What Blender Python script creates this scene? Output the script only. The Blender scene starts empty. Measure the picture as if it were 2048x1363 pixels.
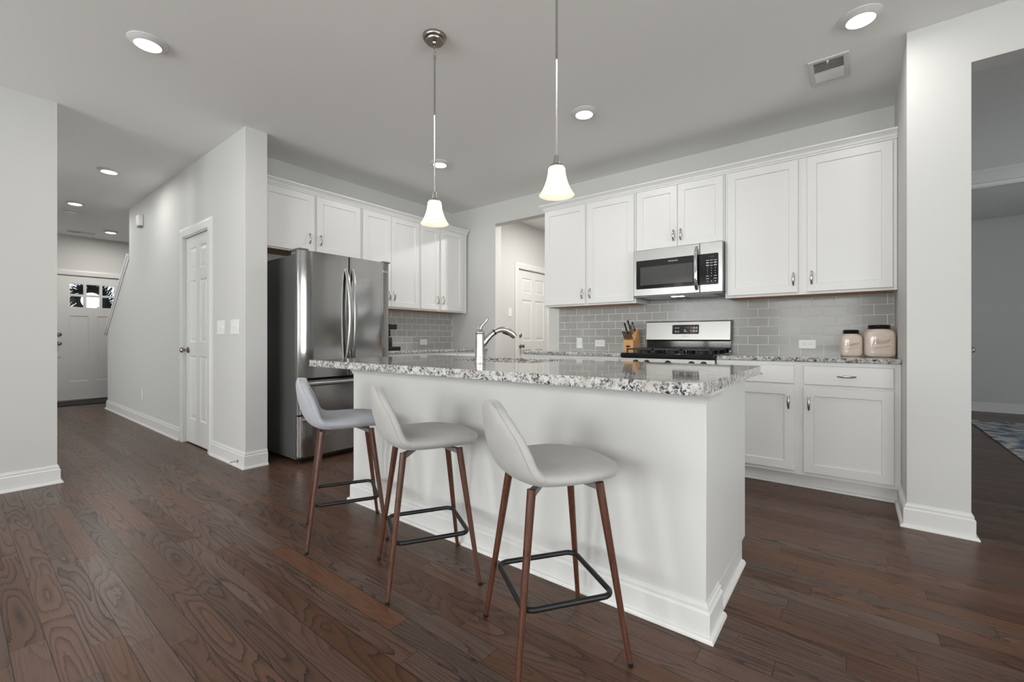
import bpy, bmesh, math, random
from mathutils import Vector, Matrix
random.seed(7)
PI = math.pi
R = math.radians
scene = bpy.context.scene
COL = scene.collection

# ------------------------------------------------------------------ camera
W_PX, H_PX, F_PX = 2048.0, 1363.0, 880.46
cam_d = bpy.data.cameras.new('camera')
cam_d.sensor_width = 36.0
cam_d.sensor_fit = 'HORIZONTAL'
cam_d.lens = 36.0 * F_PX / W_PX
cam_d.shift_y = -(H_PX / 2 - 675.8) / W_PX
cam_d.clip_start = 0.02
cam = bpy.data.objects.new('camera', cam_d)
COL.objects.link(cam)
cam.location = (0, 0, 1.045)
cam.rotation_euler = (R(90), 0, R(37.896))
scene.camera = cam

# ------------------------------------------------------------------ world, daylight, exposure
wd = bpy.data.worlds.new('sky')
scene.world = wd
wd.use_nodes = True
wd.node_tree.nodes['Background'].inputs[0].default_value = (0.86, 0.93, 1.0, 1)
wd.node_tree.nodes['Background'].inputs[1].default_value = 3.0
vs = scene.view_settings
vs.view_transform = 'Standard'
vs.look = 'None'
vs.gamma = 1.0
vs.use_curve_mapping = False
vs.exposure = 0.0


def daylight(name, loc, rot, sx, sy, power, color=(1.0, 0.985, 0.96)):
    l = bpy.data.lights.new(name, 'AREA')
    l.shape = 'RECTANGLE'
    l.size, l.size_y = sx, sy
    l.energy = power
    l.color = color
    o = bpy.data.objects.new(name, l)
    COL.objects.link(o)
    o.location = loc
    o.rotation_euler = rot
    return o


BACK_Y = -4.2
RIGHT_X = 3.4
# windows of the living room behind the camera: (x centre, width, z0, z1)
WIN_BACK = [(-3.25, 1.7, 0.85, 2.35), (-0.75, 1.7, 0.85, 2.35), (1.75, 1.7, 0.85, 2.35)]
for (wx, ww, z0, z1), p in zip(WIN_BACK, (118, 122, 95)):
    daylight('daylight', (wx, BACK_Y - 0.22, (z0 + z1) / 2), (R(90), 0, 0), ww, z1 - z0, p)
WIN_RIGHT = [(-1.9, 1.8, 0.85, 2.35), (0.9, 1.8, 0.85, 2.35)]  # unseen side windows, put in as daylight source for the fridge wall
for (wy, ww, z0, z1) in WIN_RIGHT:
    daylight('daylight', (RIGHT_X + 0.22, wy, (z0 + z1) / 2), (R(90), 0, R(90)), ww, z1 - z0, 85)
HO0, HO1, FRONT_Y = -8.5, -5.3, -2.9
ADDED_WIN_FRONT = [(-6.9, 2.2, 0.6, 2.35)]  # added window out of view, lights the hall wall through the opening
for (wx, ww, z0, z1) in ADDED_WIN_FRONT:
    daylight('daylight', (wx, FRONT_Y - 0.22, (z0 + z1) / 2), (R(90), 0, 0), ww, z1 - z0, 85)
ADDED_WIN_DINING = [(6.2, 1.6, 0.85, 2.35)]  # unseen window added as a small fill for the dining room
for (wy, ww, z0, z1) in ADDED_WIN_DINING:
    daylight('daylight', (4.4 + 0.22, wy, (z0 + z1) / 2), (R(90), 0, R(90)), ww, z1 - z0, 20)


# ------------------------------------------------------------------ materials
def new_mat(name):
    m = bpy.data.materials.new(name)
    m.use_nodes = True
    nt = m.node_tree
    return m, nt, nt.nodes, nt.links, nt.nodes['Principled BSDF']


def setp(b, **k):
    for n, v in k.items():
        n = n.replace('_', ' ')
        if n in b.inputs:
            if n in ('Base Color', 'Emission Color', 'Specular Tint') and len(v) == 3:
                v = (*v, 1)
            b.inputs[n].default_value = v


def simple(name, col, rough=0.5, metal=0.0, bump=0.0, bscale=200, spec=0.5, var=0.0, vscale=3.0, coat=0.0):
    m, nt, N, L, b = new_mat(name)
    setp(b, Base_Color=col, Roughness=rough, Metallic=metal, Specular_IOR_Level=spec, Coat_Weight=coat)
    tc = N.new('ShaderNodeTexCoord')
    if var > 0:
        n = N.new('ShaderNodeTexNoise')
        n.inputs['Scale'].default_value = vscale
        n.inputs['Detail'].default_value = 3
        L.new(tc.outputs['Object'], n.inputs['Vector'])
        mx = N.new('ShaderNodeMix')
        mx.data_type = 'RGBA'
        mx.inputs[6].default_value = (*[c * (1 - var) for c in col], 1)
        mx.inputs[7].default_value = (*[min(1, c * (1 + var)) for c in col], 1)
        L.new(n.outputs[0], mx.inputs[0])
        L.new(mx.outputs[2], b.inputs['Base Color'])
    if bump > 0:
        n = N.new('ShaderNodeTexNoise')
        n.inputs['Scale'].default_value = bscale
        n.inputs['Detail'].default_value = 2
        L.new(tc.outputs['Object'], n.inputs['Vector'])
        bp = N.new('ShaderNodeBump')
        bp.inputs['Strength'].default_value = bump
        bp.inputs['Distance'].default_value = 0.001
        L.new(n.outputs[0], bp.inputs['Height'])
        L.new(bp.outputs[0], b.inputs['Normal'])
    return m


def emissive(name, col, strength):
    m, nt, N, L, b = new_mat(name)
    setp(b, Base_Color=(0.8, 0.8, 0.8), Emission_Color=col, Emission_Strength=strength, Roughness=0.4)
    return m


def stretched(name, col, scale_vec, rough=0.25, var=0.05, bump=0.05, metal=1.0, aniso=0.0):
    m, nt, N, L, b = new_mat(name)
    setp(b, Base_Color=col, Roughness=rough, Metallic=metal, Anisotropic=aniso)
    tc = N.new('ShaderNodeTexCoord')
    mp = N.new('ShaderNodeMapping')
    mp.inputs['Scale'].default_value = scale_vec
    L.new(tc.outputs['Object'], mp.inputs['Vector'])
    n = N.new('ShaderNodeTexNoise')
    n.inputs['Scale'].default_value = 1.0
    n.inputs['Detail'].default_value = 4
    L.new(mp.outputs[0], n.inputs['Vector'])
    mr = N.new('ShaderNodeMapRange')
    mr.inputs[3].default_value = rough * (1 - 2 * var)
    mr.inputs[4].default_value = rough * (1 + 2 * var)
    L.new(n.outputs[0], mr.inputs[0])
    L.new(mr.outputs[0], b.inputs['Roughness'])
    mx = N.new('ShaderNodeMix')
    mx.data_type = 'RGBA'
    mx.inputs[6].default_value = (*[c * (1 - var) for c in col], 1)
    mx.inputs[7].default_value = (*[min(1, c * (1 + var)) for c in col], 1)
    L.new(n.outputs[0], mx.inputs[0])
    L.new(mx.outputs[2], b.inputs['Base Color'])
    if bump:
        bp = N.new('ShaderNodeBump')
        bp.inputs['Strength'].default_value = bump
        bp.inputs['Distance'].default_value = 0.0004
        L.new(n.outputs[0], bp.inputs['Height'])
        L.new(bp.outputs[0], b.inputs['Normal'])
    return m


M = {}
M['wall'] = simple('wall_paint', (0.645, 0.645, 0.63), 0.65, bump=0.08, bscale=260, spec=0.3)
M['ceiling'] = simple('ceiling_paint', (0.90, 0.90, 0.885), 0.8, bump=0.08, bscale=240, spec=0.2)
M['trim'] = simple('white_trim_paint', (0.76, 0.76, 0.75), 0.35)
M['cabinet'] = simple('white_cabinet_paint', (0.77, 0.77, 0.76), 0.38)
M['island'] = simple('island_paint', (0.70, 0.70, 0.685), 0.4, bump=0.05, bscale=150)
M['door'] = simple('white_door_paint', (0.76, 0.76, 0.745), 0.35)
M['white_plastic'] = simple('white_plastic', (0.85, 0.85, 0.85), 0.35)
M['nickel'] = simple('satin_nickel', (0.52, 0.505, 0.48), 0.29, 1.0)
M['dark_nickel'] = simple('dark_tone_nickel', (0.32, 0.29, 0.26), 0.3, 1.0)
M['chrome'] = simple('polished_chrome', (0.75, 0.75, 0.76), 0.08, 1.0)
M['black_metal'] = simple('black_powder_coat', (0.008, 0.008, 0.009), 0.45)
M['black_plastic'] = simple('black_plastic', (0.012, 0.012, 0.013), 0.3)
M['black_gloss'] = simple('black_enamel', (0.008, 0.008, 0.009), 0.08)
M['cast_iron'] = simple('cast_iron', (0.02, 0.02, 0.021), 0.5, bump=0.3, bscale=400)
M['rubber'] = simple('dark_rubber', (0.02, 0.02, 0.02), 0.7)
M['gray_metal'] = simple('gray_painted_steel', (0.16, 0.16, 0.165), 0.4)
M['print'] = simple('white_print', (0.75, 0.75, 0.75), 0.5)
M['dim_print'] = simple('dim_print', (0.12, 0.12, 0.13), 0.4)
M['gray_print'] = simple('gray_print', (0.25, 0.25, 0.25), 0.4)
M['under_wood'] = stretched('cabinet_underside_wood', (0.46, 0.20, 0.07), (4, 60, 60), 0.5, 0.25, 0.1, metal=0.0)
M['walnut'] = stretched('walnut_finish', (0.085, 0.030, 0.016), (160, 160, 5), 0.36, 0.45, 0.15, metal=0.0)
M['block_wood'] = stretched('knife_block_wood', (0.62, 0.33, 0.14), (90, 90, 6), 0.4, 0.18, 0.1, metal=0.0)
M['steel'] = stretched('brushed_steel', (0.42, 0.415, 0.405), (3, 3, 700), 0.32, 0.05, 0.025)
M['steel_v'] = stretched('brushed_steel_door', (0.40, 0.397, 0.392), (4, 4, 500), 0.13, 0.06, 0.03)
M['steel_case'] = simple('gray_appliance_side', (0.17, 0.17, 0.17), 0.35, 0.5)
M['ceramic'] = simple('cream_glazed_ceramic', (0.70, 0.60, 0.52), 0.15, var=0.05, vscale=12, coat=0.3)
M['ceramic_mark'] = simple('canister_relief', (0.40, 0.30, 0.25), 0.3)
M['grout'] = simple('grout', (0.80, 0.80, 0.78), 0.8)
M['doormat'] = simple('dark_doormat_weave', (0.03, 0.03, 0.034), 0.9, bump=0.6, bscale=300, var=0.4, vscale=40)
M['fixture'] = simple('fixture_white', (0.66, 0.66, 0.65), 0.4)
M['fixture_dark'] = simple('vent_duct', (0.40, 0.40, 0.39), 0.6)
M['dark_void'] = simple('dark_interior', (0.01, 0.01, 0.01), 0.9)
M['led'] = emissive('led_lens', (1.0, 0.95, 0.87), 9.0)
M['bulb'] = emissive('warm_bulb', (1.0, 0.85, 0.65), 5.0)
M['hood_light'] = emissive('hood_lamp', (0.85, 0.95, 1.0), 8.0)
M['twig'] = simple('dark_evergreen', (0.012, 0.02, 0.014), 0.8)
M['berry'] = simple('red_berry', (0.25, 0.03, 0.02), 0.4)


def fabric(name, col):
    m, nt, N, L, b = new_mat(name)
    setp(b, Roughness=0.95, Specular_IOR_Level=0.1, Sheen_Weight=0.25)
    tc = N.new('ShaderNodeTexCoord')
    n1 = N.new('ShaderNodeTexNoise')
    n1.inputs['Scale'].default_value = 420
    n1.inputs['Detail'].default_value = 2
    n2 = N.new('ShaderNodeTexNoise')
    n2.inputs['Scale'].default_value = 14
    n2.inputs['Detail'].default_value = 4
    mx = N.new('ShaderNodeMix')
    mx.data_type = 'RGBA'
    mx.inputs[6].default_value = (*[c * 0.78 for c in col], 1)
    mx.inputs[7].default_value = (*[c * 1.1 for c in col], 1)
    ad = N.new('ShaderNodeMath')
    ad.operation = 'ADD'
    ad.inputs[1].default_value = 0
    for n in (n1, n2):
        L.new(tc.outputs['Object'], n.inputs['Vector'])
    mm = N.new('ShaderNodeMath')
    mm.operation = 'MULTIPLY_ADD'
    mm.inputs[1].default_value = 0.45
    L.new(n2.outputs[0], mm.inputs[0])
    hf = N.new('ShaderNodeMath')
    hf.operation = 'MULTIPLY'
    hf.inputs[1].default_value = 0.55
    L.new(n1.outputs[0], hf.inputs[0])
    L.new(hf.outputs[0], mm.inputs[2])
    L.new(mm.outputs[0], mx.inputs[0])
    L.new(mx.outputs[2], b.inputs['Base Color'])
    bp = N.new('ShaderNodeBump')
    bp.inputs['Strength'].default_value = 0.35
    bp.inputs['Distance'].default_value = 0.0008
    L.new(n1.outputs[0], bp.inputs['Height'])
    L.new(bp.outputs[0], b.inputs['Normal'])
    return m


M['fabric'] = fabric('light_gray_fabric', (0.46, 0.45, 0.432))
M['fabric_bluish_tone'] = fabric('gray_fabric_bluish_tone', (0.42, 0.43, 0.47))  # gray fabric colour shifted toward blue, left stool only
M['seam'] = simple('seam_thread', (0.30, 0.29, 0.28), 0.9)


def math_node(N, L, op, a, b=None, c=None):
    n = N.new('ShaderNodeMath')
    n.operation = op
    for i, v in enumerate((a, b, c)):
        if v is None:
            continue
        if isinstance(v, (int, float)):
            n.inputs[i].default_value = v
        else:
            L.new(v, n.inputs[i])
    return n.outputs[0]


def floor_mat():
    m, nt, N, L, b = new_mat('oak_strip_floor')
    setp(b, Specular_IOR_Level=0.20)
    tc = N.new('ShaderNodeTexCoord')
    sp = N.new('ShaderNodeSeparateXYZ')
    L.new(tc.outputs['Object'], sp.inputs[0])
    x, y = sp.outputs[0], sp.outputs[1]
    mt = lambda op, a, b_=None, c=None: math_node(N, L, op, a, b_, c)
    v = mt('DIVIDE', mt('SUBTRACT', y, 0.0435), 0.0845)
    row = mt('FLOOR', v)
    fv = mt('SUBTRACT', v, row)
    w1 = N.new('ShaderNodeTexWhiteNoise')
    w1.noise_dimensions = '1D'
    L.new(row, w1.inputs['W'])
    u = mt('ADD', mt('DIVIDE', x, 0.95), mt('MULTIPLY', w1.outputs['Value'], 9.0))
    col = mt('FLOOR', u)
    fu = mt('SUBTRACT', u, col)
    cb = N.new('ShaderNodeCombineXYZ')
    L.new(row, cb.inputs[0])
    L.new(col, cb.inputs[1])
    w2 = N.new('ShaderNodeTexWhiteNoise')
    w2.noise_dimensions = '3D'
    L.new(cb.outputs[0], w2.inputs['Vector'])
    sc = N.new('ShaderNodeSeparateColor')
    L.new(w2.outputs['Color'], sc.inputs[0])
    r1, r2, r3 = sc.outputs[0], sc.outputs[1], sc.outputs[2]
    # cathedral grain: contour lines of a smooth noise stretched along the board
    gv = N.new('ShaderNodeCombineXYZ')
    L.new(mt('ADD', mt('MULTIPLY', x, 1.25), mt('MULTIPLY', r1, 50)), gv.inputs[0])
    L.new(mt('ADD', mt('MULTIPLY', y, 11.0), mt('MULTIPLY', r2, 30)), gv.inputs[1])
    L.new(mt('MULTIPLY', r3, 40), gv.inputs[2])
    gn = N.new('ShaderNodeTexNoise')
    gn.inputs['Scale'].default_value = 1.0
    gn.inputs['Detail'].default_value = 1.2
    gn.inputs['Roughness'].default_value = 0.35
    L.new(gv.outputs[0], gn.inputs['Vector'])
    wig = N.new('ShaderNodeTexNoise')
    wig.inputs['Scale'].default_value = 55
    wig.inputs['Detail'].default_value = 2
    L.new(tc.outputs['Object'], wig.inputs['Vector'])
    rings = mt('ADD', mt('MULTIPLY', gn.outputs[0], 15.0), mt('MULTIPLY', wig.outputs[0], 0.40))
    fr = mt('FRACT', rings)
    ring = mt('MULTIPLY', mt('POWER', fr, 3.6), mt('ADD', 0.35, mt('MULTIPLY', r1, 0.75)))
    pv = N.new('ShaderNodeMapping')
    pv.inputs['Scale'].default_value = (9, 260, 1)
    L.new(tc.outputs['Object'], pv.inputs['Vector'])
    pn = N.new('ShaderNodeTexNoise')
    pn.inputs['Scale'].default_value = 1.0
    pn.inputs['Detail'].default_value = 3
    L.new(pv.outputs[0], pn.inputs['Vector'])
    t = mt('ADD', mt('MULTIPLY', ring, 0.95), mt('ADD', 0.12, mt('MULTIPLY', mt('SUBTRACT', pn.outputs[0], 0.5), 0.7)))
    t = mt('MINIMUM', mt('MAXIMUM', t, 0.0), 1.0)
    mx = N.new('ShaderNodeMix')
    mx.data_type = 'RGBA'
    mx.inputs[6].default_value = (0.130, 0.067, 0.042, 1)
    mx.inputs[7].default_value = (0.033, 0.022, 0.017, 1)
    L.new(t, mx.inputs[0])
    hs = N.new('ShaderNodeHueSaturation')
    L.new(mx.outputs[2], hs.inputs['Color'])
    L.new(mt('ADD', 0.78, mt('MULTIPLY', r2, 0.42)), hs.inputs['Value'])
    L.new(mt('ADD', 0.7, mt('MULTIPLY', r3, 0.4)), hs.inputs['Saturation'])
    # gaps
    d1 = mt('MINIMUM', fv, mt('SUBTRACT', 1.0, fv))
    g1 = mt('LESS_THAN', d1, 0.016)
    d2 = mt('MINIMUM', fu, mt('SUBTRACT', 1.0, fu))
    g2 = mt('LESS_THAN', d2, 0.0011)
    gap = mt('MAXIMUM', g1, g2)
    m2 = N.new('ShaderNodeMix')
    m2.data_type = 'RGBA'
    m2.inputs[7].default_value = (0.010, 0.007, 0.006, 1)
    L.new(mt('MULTIPLY', gap, 0.8), m2.inputs[0])
    L.new(hs.outputs[0], m2.inputs[6])
    L.new(m2.outputs[2], b.inputs['Base Color'])
    L.new(mt('ADD', 0.29, mt('MULTIPLY', t, 0.10)), b.inputs['Roughness'])
    hgt = mt('SUBTRACT', mt('MULTIPLY', t, -0.06), mt('MULTIPLY', gap, 1.0))
    bp = N.new('ShaderNodeBump')
    bp.inputs['Strength'].default_value = 0.35
    bp.inputs['Distance'].default_value = 0.0012
    L.new(hgt, bp.inputs['Height'])
    L.new(bp.outputs[0], b.inputs['Normal'])
    return m


def granite_mat():
    m, nt, N, L, b = new_mat('speckled_granite')
    tc = N.new('ShaderNodeTexCoord')
    mt = lambda op, a, b_=None, c=None: math_node(N, L, op, a, b_, c)

    def noise(s, d, rough=0.55, dist=0.0):
        n = N.new('ShaderNodeTexNoise')
        n.inputs['Scale'].default_value = s
        n.inputs['Detail'].default_value = d
        n.inputs['Roughness'].default_value = rough
        n.inputs['Distortion'].default_value = dist
        L.new(tc.outputs['Object'], n.inputs['Vector'])
        return n.outputs[0]

    def ramp(v, a, b_):
        r = N.new('ShaderNodeMapRange')
        r.inputs[1].default_value = a
        r.inputs[2].default_value = b_
        L.new(v, r.inputs[0])
        return r.outputs[0]

    def mix(f, c1, c2):
        x = N.new('ShaderNodeMix')
        x.data_type = 'RGBA'
        L.new(f, x.inputs[0])
        for i, c in ((6, c1), (7, c2)):
            if isinstance(c, tuple):
                x.inputs[i].default_value = (*c, 1)
            else:
                L.new(c, x.inputs[i])
        return x.outputs[2]
    c = mix(ramp(noise(26, 4), 0.42, 0.62), (0.62, 0.62, 0.605), (0.45, 0.415, 0.375))
    c = mix(ramp(noise(60, 5, 0.6, 0.6), 0.52, 0.60), c, (0.20, 0.195, 0.195))
    f = mt('MULTIPLY', ramp(noise(85, 5, 0.65, 1.2), 0.50, 0.56), ramp(noise(17, 3, 0.6, 0.8), 0.43, 0.52))
    c = mix(f, c, (0.022, 0.023, 0.030))
    c = mix(ramp(noise(40, 3, 0.5, 0.3), 0.70, 0.75), c, (0.16, 0.09, 0.08))
    L.new(c, b.inputs['Base Color'])
    setp(b, Roughness=0.05, Specular_IOR_Level=0.5)
    return m


def tile_mat():
    m, nt, N, L, b = new_mat('gray_glass_tile')
    oi = N.new('ShaderNodeTexCoord')
    n = N.new('ShaderNodeTexNoise')
    n.inputs['Scale'].default_value = 6
    L.new(oi.outputs['Object'], n.inputs['Vector'])
    mx = N.new('ShaderNodeMix')
    mx.data_type = 'RGBA'
    mx.inputs[6].default_value = (0.385, 0.385, 0.372, 1)
    mx.inputs[7].default_value = (0.45, 0.445, 0.428, 1)
    L.new(n.outputs[0], mx.inputs[0])
    L.new(mx.outputs[2], b.inputs['Base Color'])
    n2 = N.new('ShaderNodeTexNoise')
    n2.inputs['Scale'].default_value = 25
    L.new(oi.outputs['Object'], n2.inputs['Vector'])
    bp = N.new('ShaderNodeBump')
    bp.inputs['Strength'].default_value = 0.1
    bp.inputs['Distance'].default_value = 0.002
    L.new(n2.outputs[0], bp.inputs['Height'])
    L.new(bp.outputs[0], b.inputs['Normal'])
    setp(b, Roughness=0.13, Specular_IOR_Level=0.16)
    return m


def rug_mat():
    m, nt, N, L, b = new_mat('faded_blue_rug')
    tc = N.new('ShaderNodeTexCoord')
    n = N.new('ShaderNodeTexNoise')
    n.inputs['Scale'].default_value = 7
    n.inputs['Detail'].default_value = 7
    n.inputs['Distortion'].default_value = 0.8
    L.new(tc.outputs['Object'], n.inputs['Vector'])
    cr = N.new('ShaderNodeValToRGB')
    cr.color_ramp.elements[0].position = 0.40
    cr.color_ramp.elements[0].color = (0.10, 0.14, 0.20, 1)
    cr.color_ramp.elements[1].position = 0.60
    cr.color_ramp.elements[1].color = (0.55, 0.53, 0.50, 1)
    L.new(n.outputs[0], cr.inputs[0])
    L.new(cr.outputs[0], b.inputs['Base Color'])
    setp(b, Roughness=0.95)
    return m


def pane_mat():
    m, nt, N, L, b = new_mat('window_glass')
    tr = N.new('ShaderNodeBsdfTransparent')
    tr.inputs[0].default_value = (0.97, 0.98, 0.98, 1)
    gl = N.new('ShaderNodeBsdfGlossy')
    gl.inputs['Roughness'].default_value = 0.02
    fr = N.new('ShaderNodeFresnel')
    mx = N.new('ShaderNodeMixShader')
    L.new(fr.outputs[0], mx.inputs[0])
    L.new(tr.outputs[0], mx.inputs[1])
    L.new(gl.outputs[0], mx.inputs[2])
    L.new(mx.outputs[0], N['Material Output'].inputs['Surface'])
    N.remove(b)
    return m


def shade_mat():
    m, nt, N, L, b = new_mat('frosted_lamp_glass')
    tl = N.new('ShaderNodeBsdfTranslucent')
    tl.inputs[0].default_value = (0.95, 0.88, 0.80, 1)
    df = N.new('ShaderNodeBsdfDiffuse')
    df.inputs[0].default_value = (0.85, 0.80, 0.76, 1)
    mx = N.new('ShaderNodeMixShader')
    mx.inputs[0].default_value = 0.45
    L.new(tl.outputs[0], mx.inputs[1])
    L.new(df.outputs[0], mx.inputs[2])
    L.new(mx.outputs[0], N['Material Output'].inputs['Surface'])
    N.remove(b)
    return m


M['floor'] = floor_mat()
M['granite'] = granite_mat()
M['tile'] = tile_mat()
M['rug'] = rug_mat()
M['pane'] = pane_mat()
M['shade'] = shade_mat()
M['dark_glass'] = simple('dark_oven_glass', (0.014, 0.014, 0.015), 0.05)
M['mw_window'] = simple('microwave_window_mesh', (0.07, 0.07, 0.07), 0.12)


# ------------------------------------------------------------------ mesh builder
class MB:
    def __init__(self):
        self.v, self.f = [], []

    def add(self, vs_, fs):
        o = len(self.v)
        self.v += [tuple(p) for p in vs_]
        self.f += [tuple(i + o for i in f) for f in fs]
        return self

    def box(self, x0, y0, z0, x1, y1, z1):
        p = [(x0, y0, z0), (x1, y0, z0), (x1, y1, z0), (x0, y1, z0), (x0, y0, z1), (x1, y0, z1), (x1, y1, z1), (x0, y1, z1)]
        return self.add(p, [(0, 3, 2, 1), (4, 5, 6, 7), (0, 1, 5, 4), (1, 2, 6, 5), (2, 3, 7, 6), (3, 0, 4, 7)])

    def prism(self, poly, a0, a1, axis='z'):
        """extrude 2D polygon along axis: z -> (x,y), y -> (x,z), x -> (y,z)"""
        n = len(poly)

        def P(p, a):
            return {'z': (p[0], p[1], a), 'y': (p[0], a, p[1]), 'x': (a, p[0], p[1])}[axis]
        vs_ = [P(p, a0) for p in poly] + [P(p, a1) for p in poly]
        fs = [tuple(range(n))[::-1], tuple(range(n, 2 * n))]
        fs += [(i, (i + 1) % n, n + (i + 1) % n, n + i) for i in range(n)]
        return self.add(vs_, fs)

    def cyl(self, p0, p1, r0, r1=None, n=16):
        return self.tube([p0, p1], [r0, r0 if r1 is None else r1], n)

    def tube(self, path, r, n=10, cap=True, closed=False, flat=None):
        """tube along a path; r a number or list; flat=(vector, ratio) squashes across the vector"""
        P = [Vector(p) for p in path]
        k = len(P)
        rs = r if isinstance(r, (list, tuple)) else [r] * k
        rings = []
        prev = None
        for i in range(k):
            if closed:
                t = (P[(i + 1) % k] - P[i - 1])
            else:
                t = P[min(i + 1, k - 1)] - P[max(i - 1, 0)]
            t.normalize()
            if prev is None:
                a = Vector((0, 0, 1)) if abs(t.z) < 0.9 else Vector((1, 0, 0))
                u = t.cross(a).normalized()
            else:
                u = (prev - t * prev.dot(t)).normalized()
            prev = u
            w = t.cross(u)
            ring = []
            for j in range(n):
                th = 2 * PI * j / n
                o = u * math.cos(th) * rs[i] + w * math.sin(th) * rs[i]
                if flat:
                    fd = Vector(flat[0]).normalized()
                    o -= fd * o.dot(fd) * (1 - flat[1])
                ring.append(P[i] + o)
            rings.append(ring)
        vs_ = [p for rg in rings for p in rg]
        fs = []
        m = k if closed else k - 1
        for i in range(m):
            for j in range(n):
                a, b = i * n + j, i * n + (j + 1) % n
                c, d = ((i + 1) % k) * n + (j + 1) % n, ((i + 1) % k) * n + j
                fs.append((a, b, c, d))
        if cap and not closed:
            fs.append(tuple(range(n))[::-1])
            fs.append(tuple((k - 1) * n + j for j in range(n)))
        return self.add(vs_, fs)

    def lathe(self, prof, c=(0, 0, 0), n=32, axis='z', closed=False):
        """prof [(r, h)] revolved about axis through c; axis '-y','x' etc: direction of h"""
        rings = []
        D = {'z': (Vector((1, 0, 0)), Vector((0, 1, 0)), Vector((0, 0, 1))),
             '-z': (Vector((1, 0, 0)), Vector((0, -1, 0)), Vector((0, 0, -1))),
             '-y': (Vector((1, 0, 0)), Vector((0, 0, 1)), Vector((0, -1, 0))),
             'y': (Vector((1, 0, 0)), Vector((0, 0, -1)), Vector((0, 1, 0))),
             'x': (Vector((0, 1, 0)), Vector((0, 0, 1)), Vector((1, 0, 0)))}[axis]
        vs_, idx = [], []
        c = Vector(c)
        for (r, h) in prof:
            if r < 1e-6:
                idx.append([len(vs_)] * n)
                vs_.append(c + D[2] * h)
            else:
                idx.append(list(range(len(vs_), len(vs_) + n)))
                for j in range(n):
                    th = 2 * PI * j / n
                    vs_.append(c + D[0] * r * math.cos(th) + D[1] * r * math.sin(th) + D[2] * h)
        fs = []
        for i in range(len(prof) - 1):
            for j in range(n):
                q = [idx[i][j], idx[i][(j + 1) % n], idx[i + 1][(j + 1) % n], idx[i + 1][j]]
                f = []
                for t in q:
                    if t not in f:
                        f.append(t)
                if len(f) > 2:
                    fs.append(tuple(f))
        return self.add(vs_, fs)

    def sweep(self, path, prof, side=1, closed=False):
        """moulding: path [(x,y)], prof [(out, z)]; out is offset to the right (side=1) of travel"""
        P = [Vector((p[0], p[1])) for p in path]
        k = len(P)
        vs_ = []
        for i in range(k):
            def nrm(a, b):
                d = (b - a).normalized()
                return Vector((d.y, -d.x)) * side
            if closed or 0 < i < k - 1:
                n1, n2 = nrm(P[i - 1], P[i]), nrm(P[i], P[(i + 1) % k])
                mv = (n1 + n2)
                mv = mv / max(mv.dot(n1), 1e-6)
            elif i == 0:
                mv = nrm(P[0], P[1])
            else:
                mv = nrm(P[-2], P[-1])
            for (o, z) in prof:
                q = P[i] + mv * o
                vs_.append((q.x, q.y, z))
        m = len(prof)
        fs = []
        for i in range(k if closed else k - 1):
            for j in range(m):
                a, b = i * m + j, i * m + (j + 1) % m
                c, d = ((i + 1) % k) * m + (j + 1) % m, ((i + 1) % k) * m + j
                fs.append((a, d, c, b))
        if not closed:
            fs.append(tuple(range(m)))
            fs.append(tuple((k - 1) * m + j for j in range(m))[::-1])
        return self.add(vs_, fs)

    def text(self, body, size, mat4, extrude=0.0004, shear=0.0, align='CENTER'):
        cu = bpy.data.curves.new('t', 'FONT')
        cu.body = body
        cu.size = size
        cu.extrude = extrude
        cu.shear = shear
        cu.resolution_u = 2
        cu.align_x = align
        cu.align_y = 'CENTER'
        o = bpy.data.objects.new('t', cu)
        COL.objects.link(o)
        bpy.context.view_layer.update()
        me = bpy.data.meshes.new_from_object(o.evaluated_get(bpy.context.evaluated_depsgraph_get()))
        self.add([mat4 @ v.co for v in me.vertices], [tuple(p.vertices) for p in me.polygons])
        bpy.data.objects.remove(o)
        bpy.data.curves.remove(cu)
        bpy.data.meshes.remove(me)
        return self

    def build(self, name, mat, parent=None, bevel=0.0, seg=2, smooth=True, ang=35, recalc=True):
        me = bpy.data.meshes.new(name)
        me.from_pydata(self.v, [], self.f)
        if recalc:
            bm = bmesh.new()
            bm.from_mesh(me)
            bmesh.ops.recalc_face_normals(bm, faces=bm.faces)
            bm.to_mesh(me)
            bm.free()
        if smooth:
            me.shade_smooth()
            me.set_sharp_from_angle(angle=R(ang))
        o = bpy.data.objects.new(name, me)
        COL.objects.link(o)
        o.data.materials.append(mat if not isinstance(mat, str) else M[mat])
        if parent is not None:
            o.parent = parent
        if bevel:
            b = o.modifiers.new('bevel', 'BEVEL')
            b.width = bevel
            b.segments = seg
            b.limit_method = 'ANGLE'
            b.angle_limit = R(40)
            b.harden_normals = False
        return o


def box(*a):
    return MB().box(*a)


def tag(o, label, cat, group=None):
    o['label'] = label
    o['category'] = cat
    if group:
        o['group'] = group
    return o


def thing(name, label, cat, loc=(0, 0, 0), rotz=0.0, group=None):
    o = bpy.data.objects.new(name, None)
    o.empty_display_size = 0.05
    COL.objects.link(o)
    o.location = loc
    o.rotation_euler = (0, 0, rotz)
    return tag(o, label, cat, group)


def struct(o, label=None, cat=None):
    o['kind'] = 'structure'
    if label:
        o['label'] = label
    if cat:
        o['category'] = cat
    return o


def dup(root, loc, rotz, label, group=None):
    """copy a thing with copies of its parts and sub-parts"""
    r = root.copy()
    COL.objects.link(r)
    r.location = loc
    r.rotation_euler = (0, 0, rotz)
    r['label'] = label
    if group:
        r['group'] = group
    for ch in list(root.children):
        c = ch.copy()
        COL.objects.link(c)
        c.parent = r
        for g in list(ch.children):
            d = g.copy()
            COL.objects.link(d)
            d.parent = c
    return r


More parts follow.
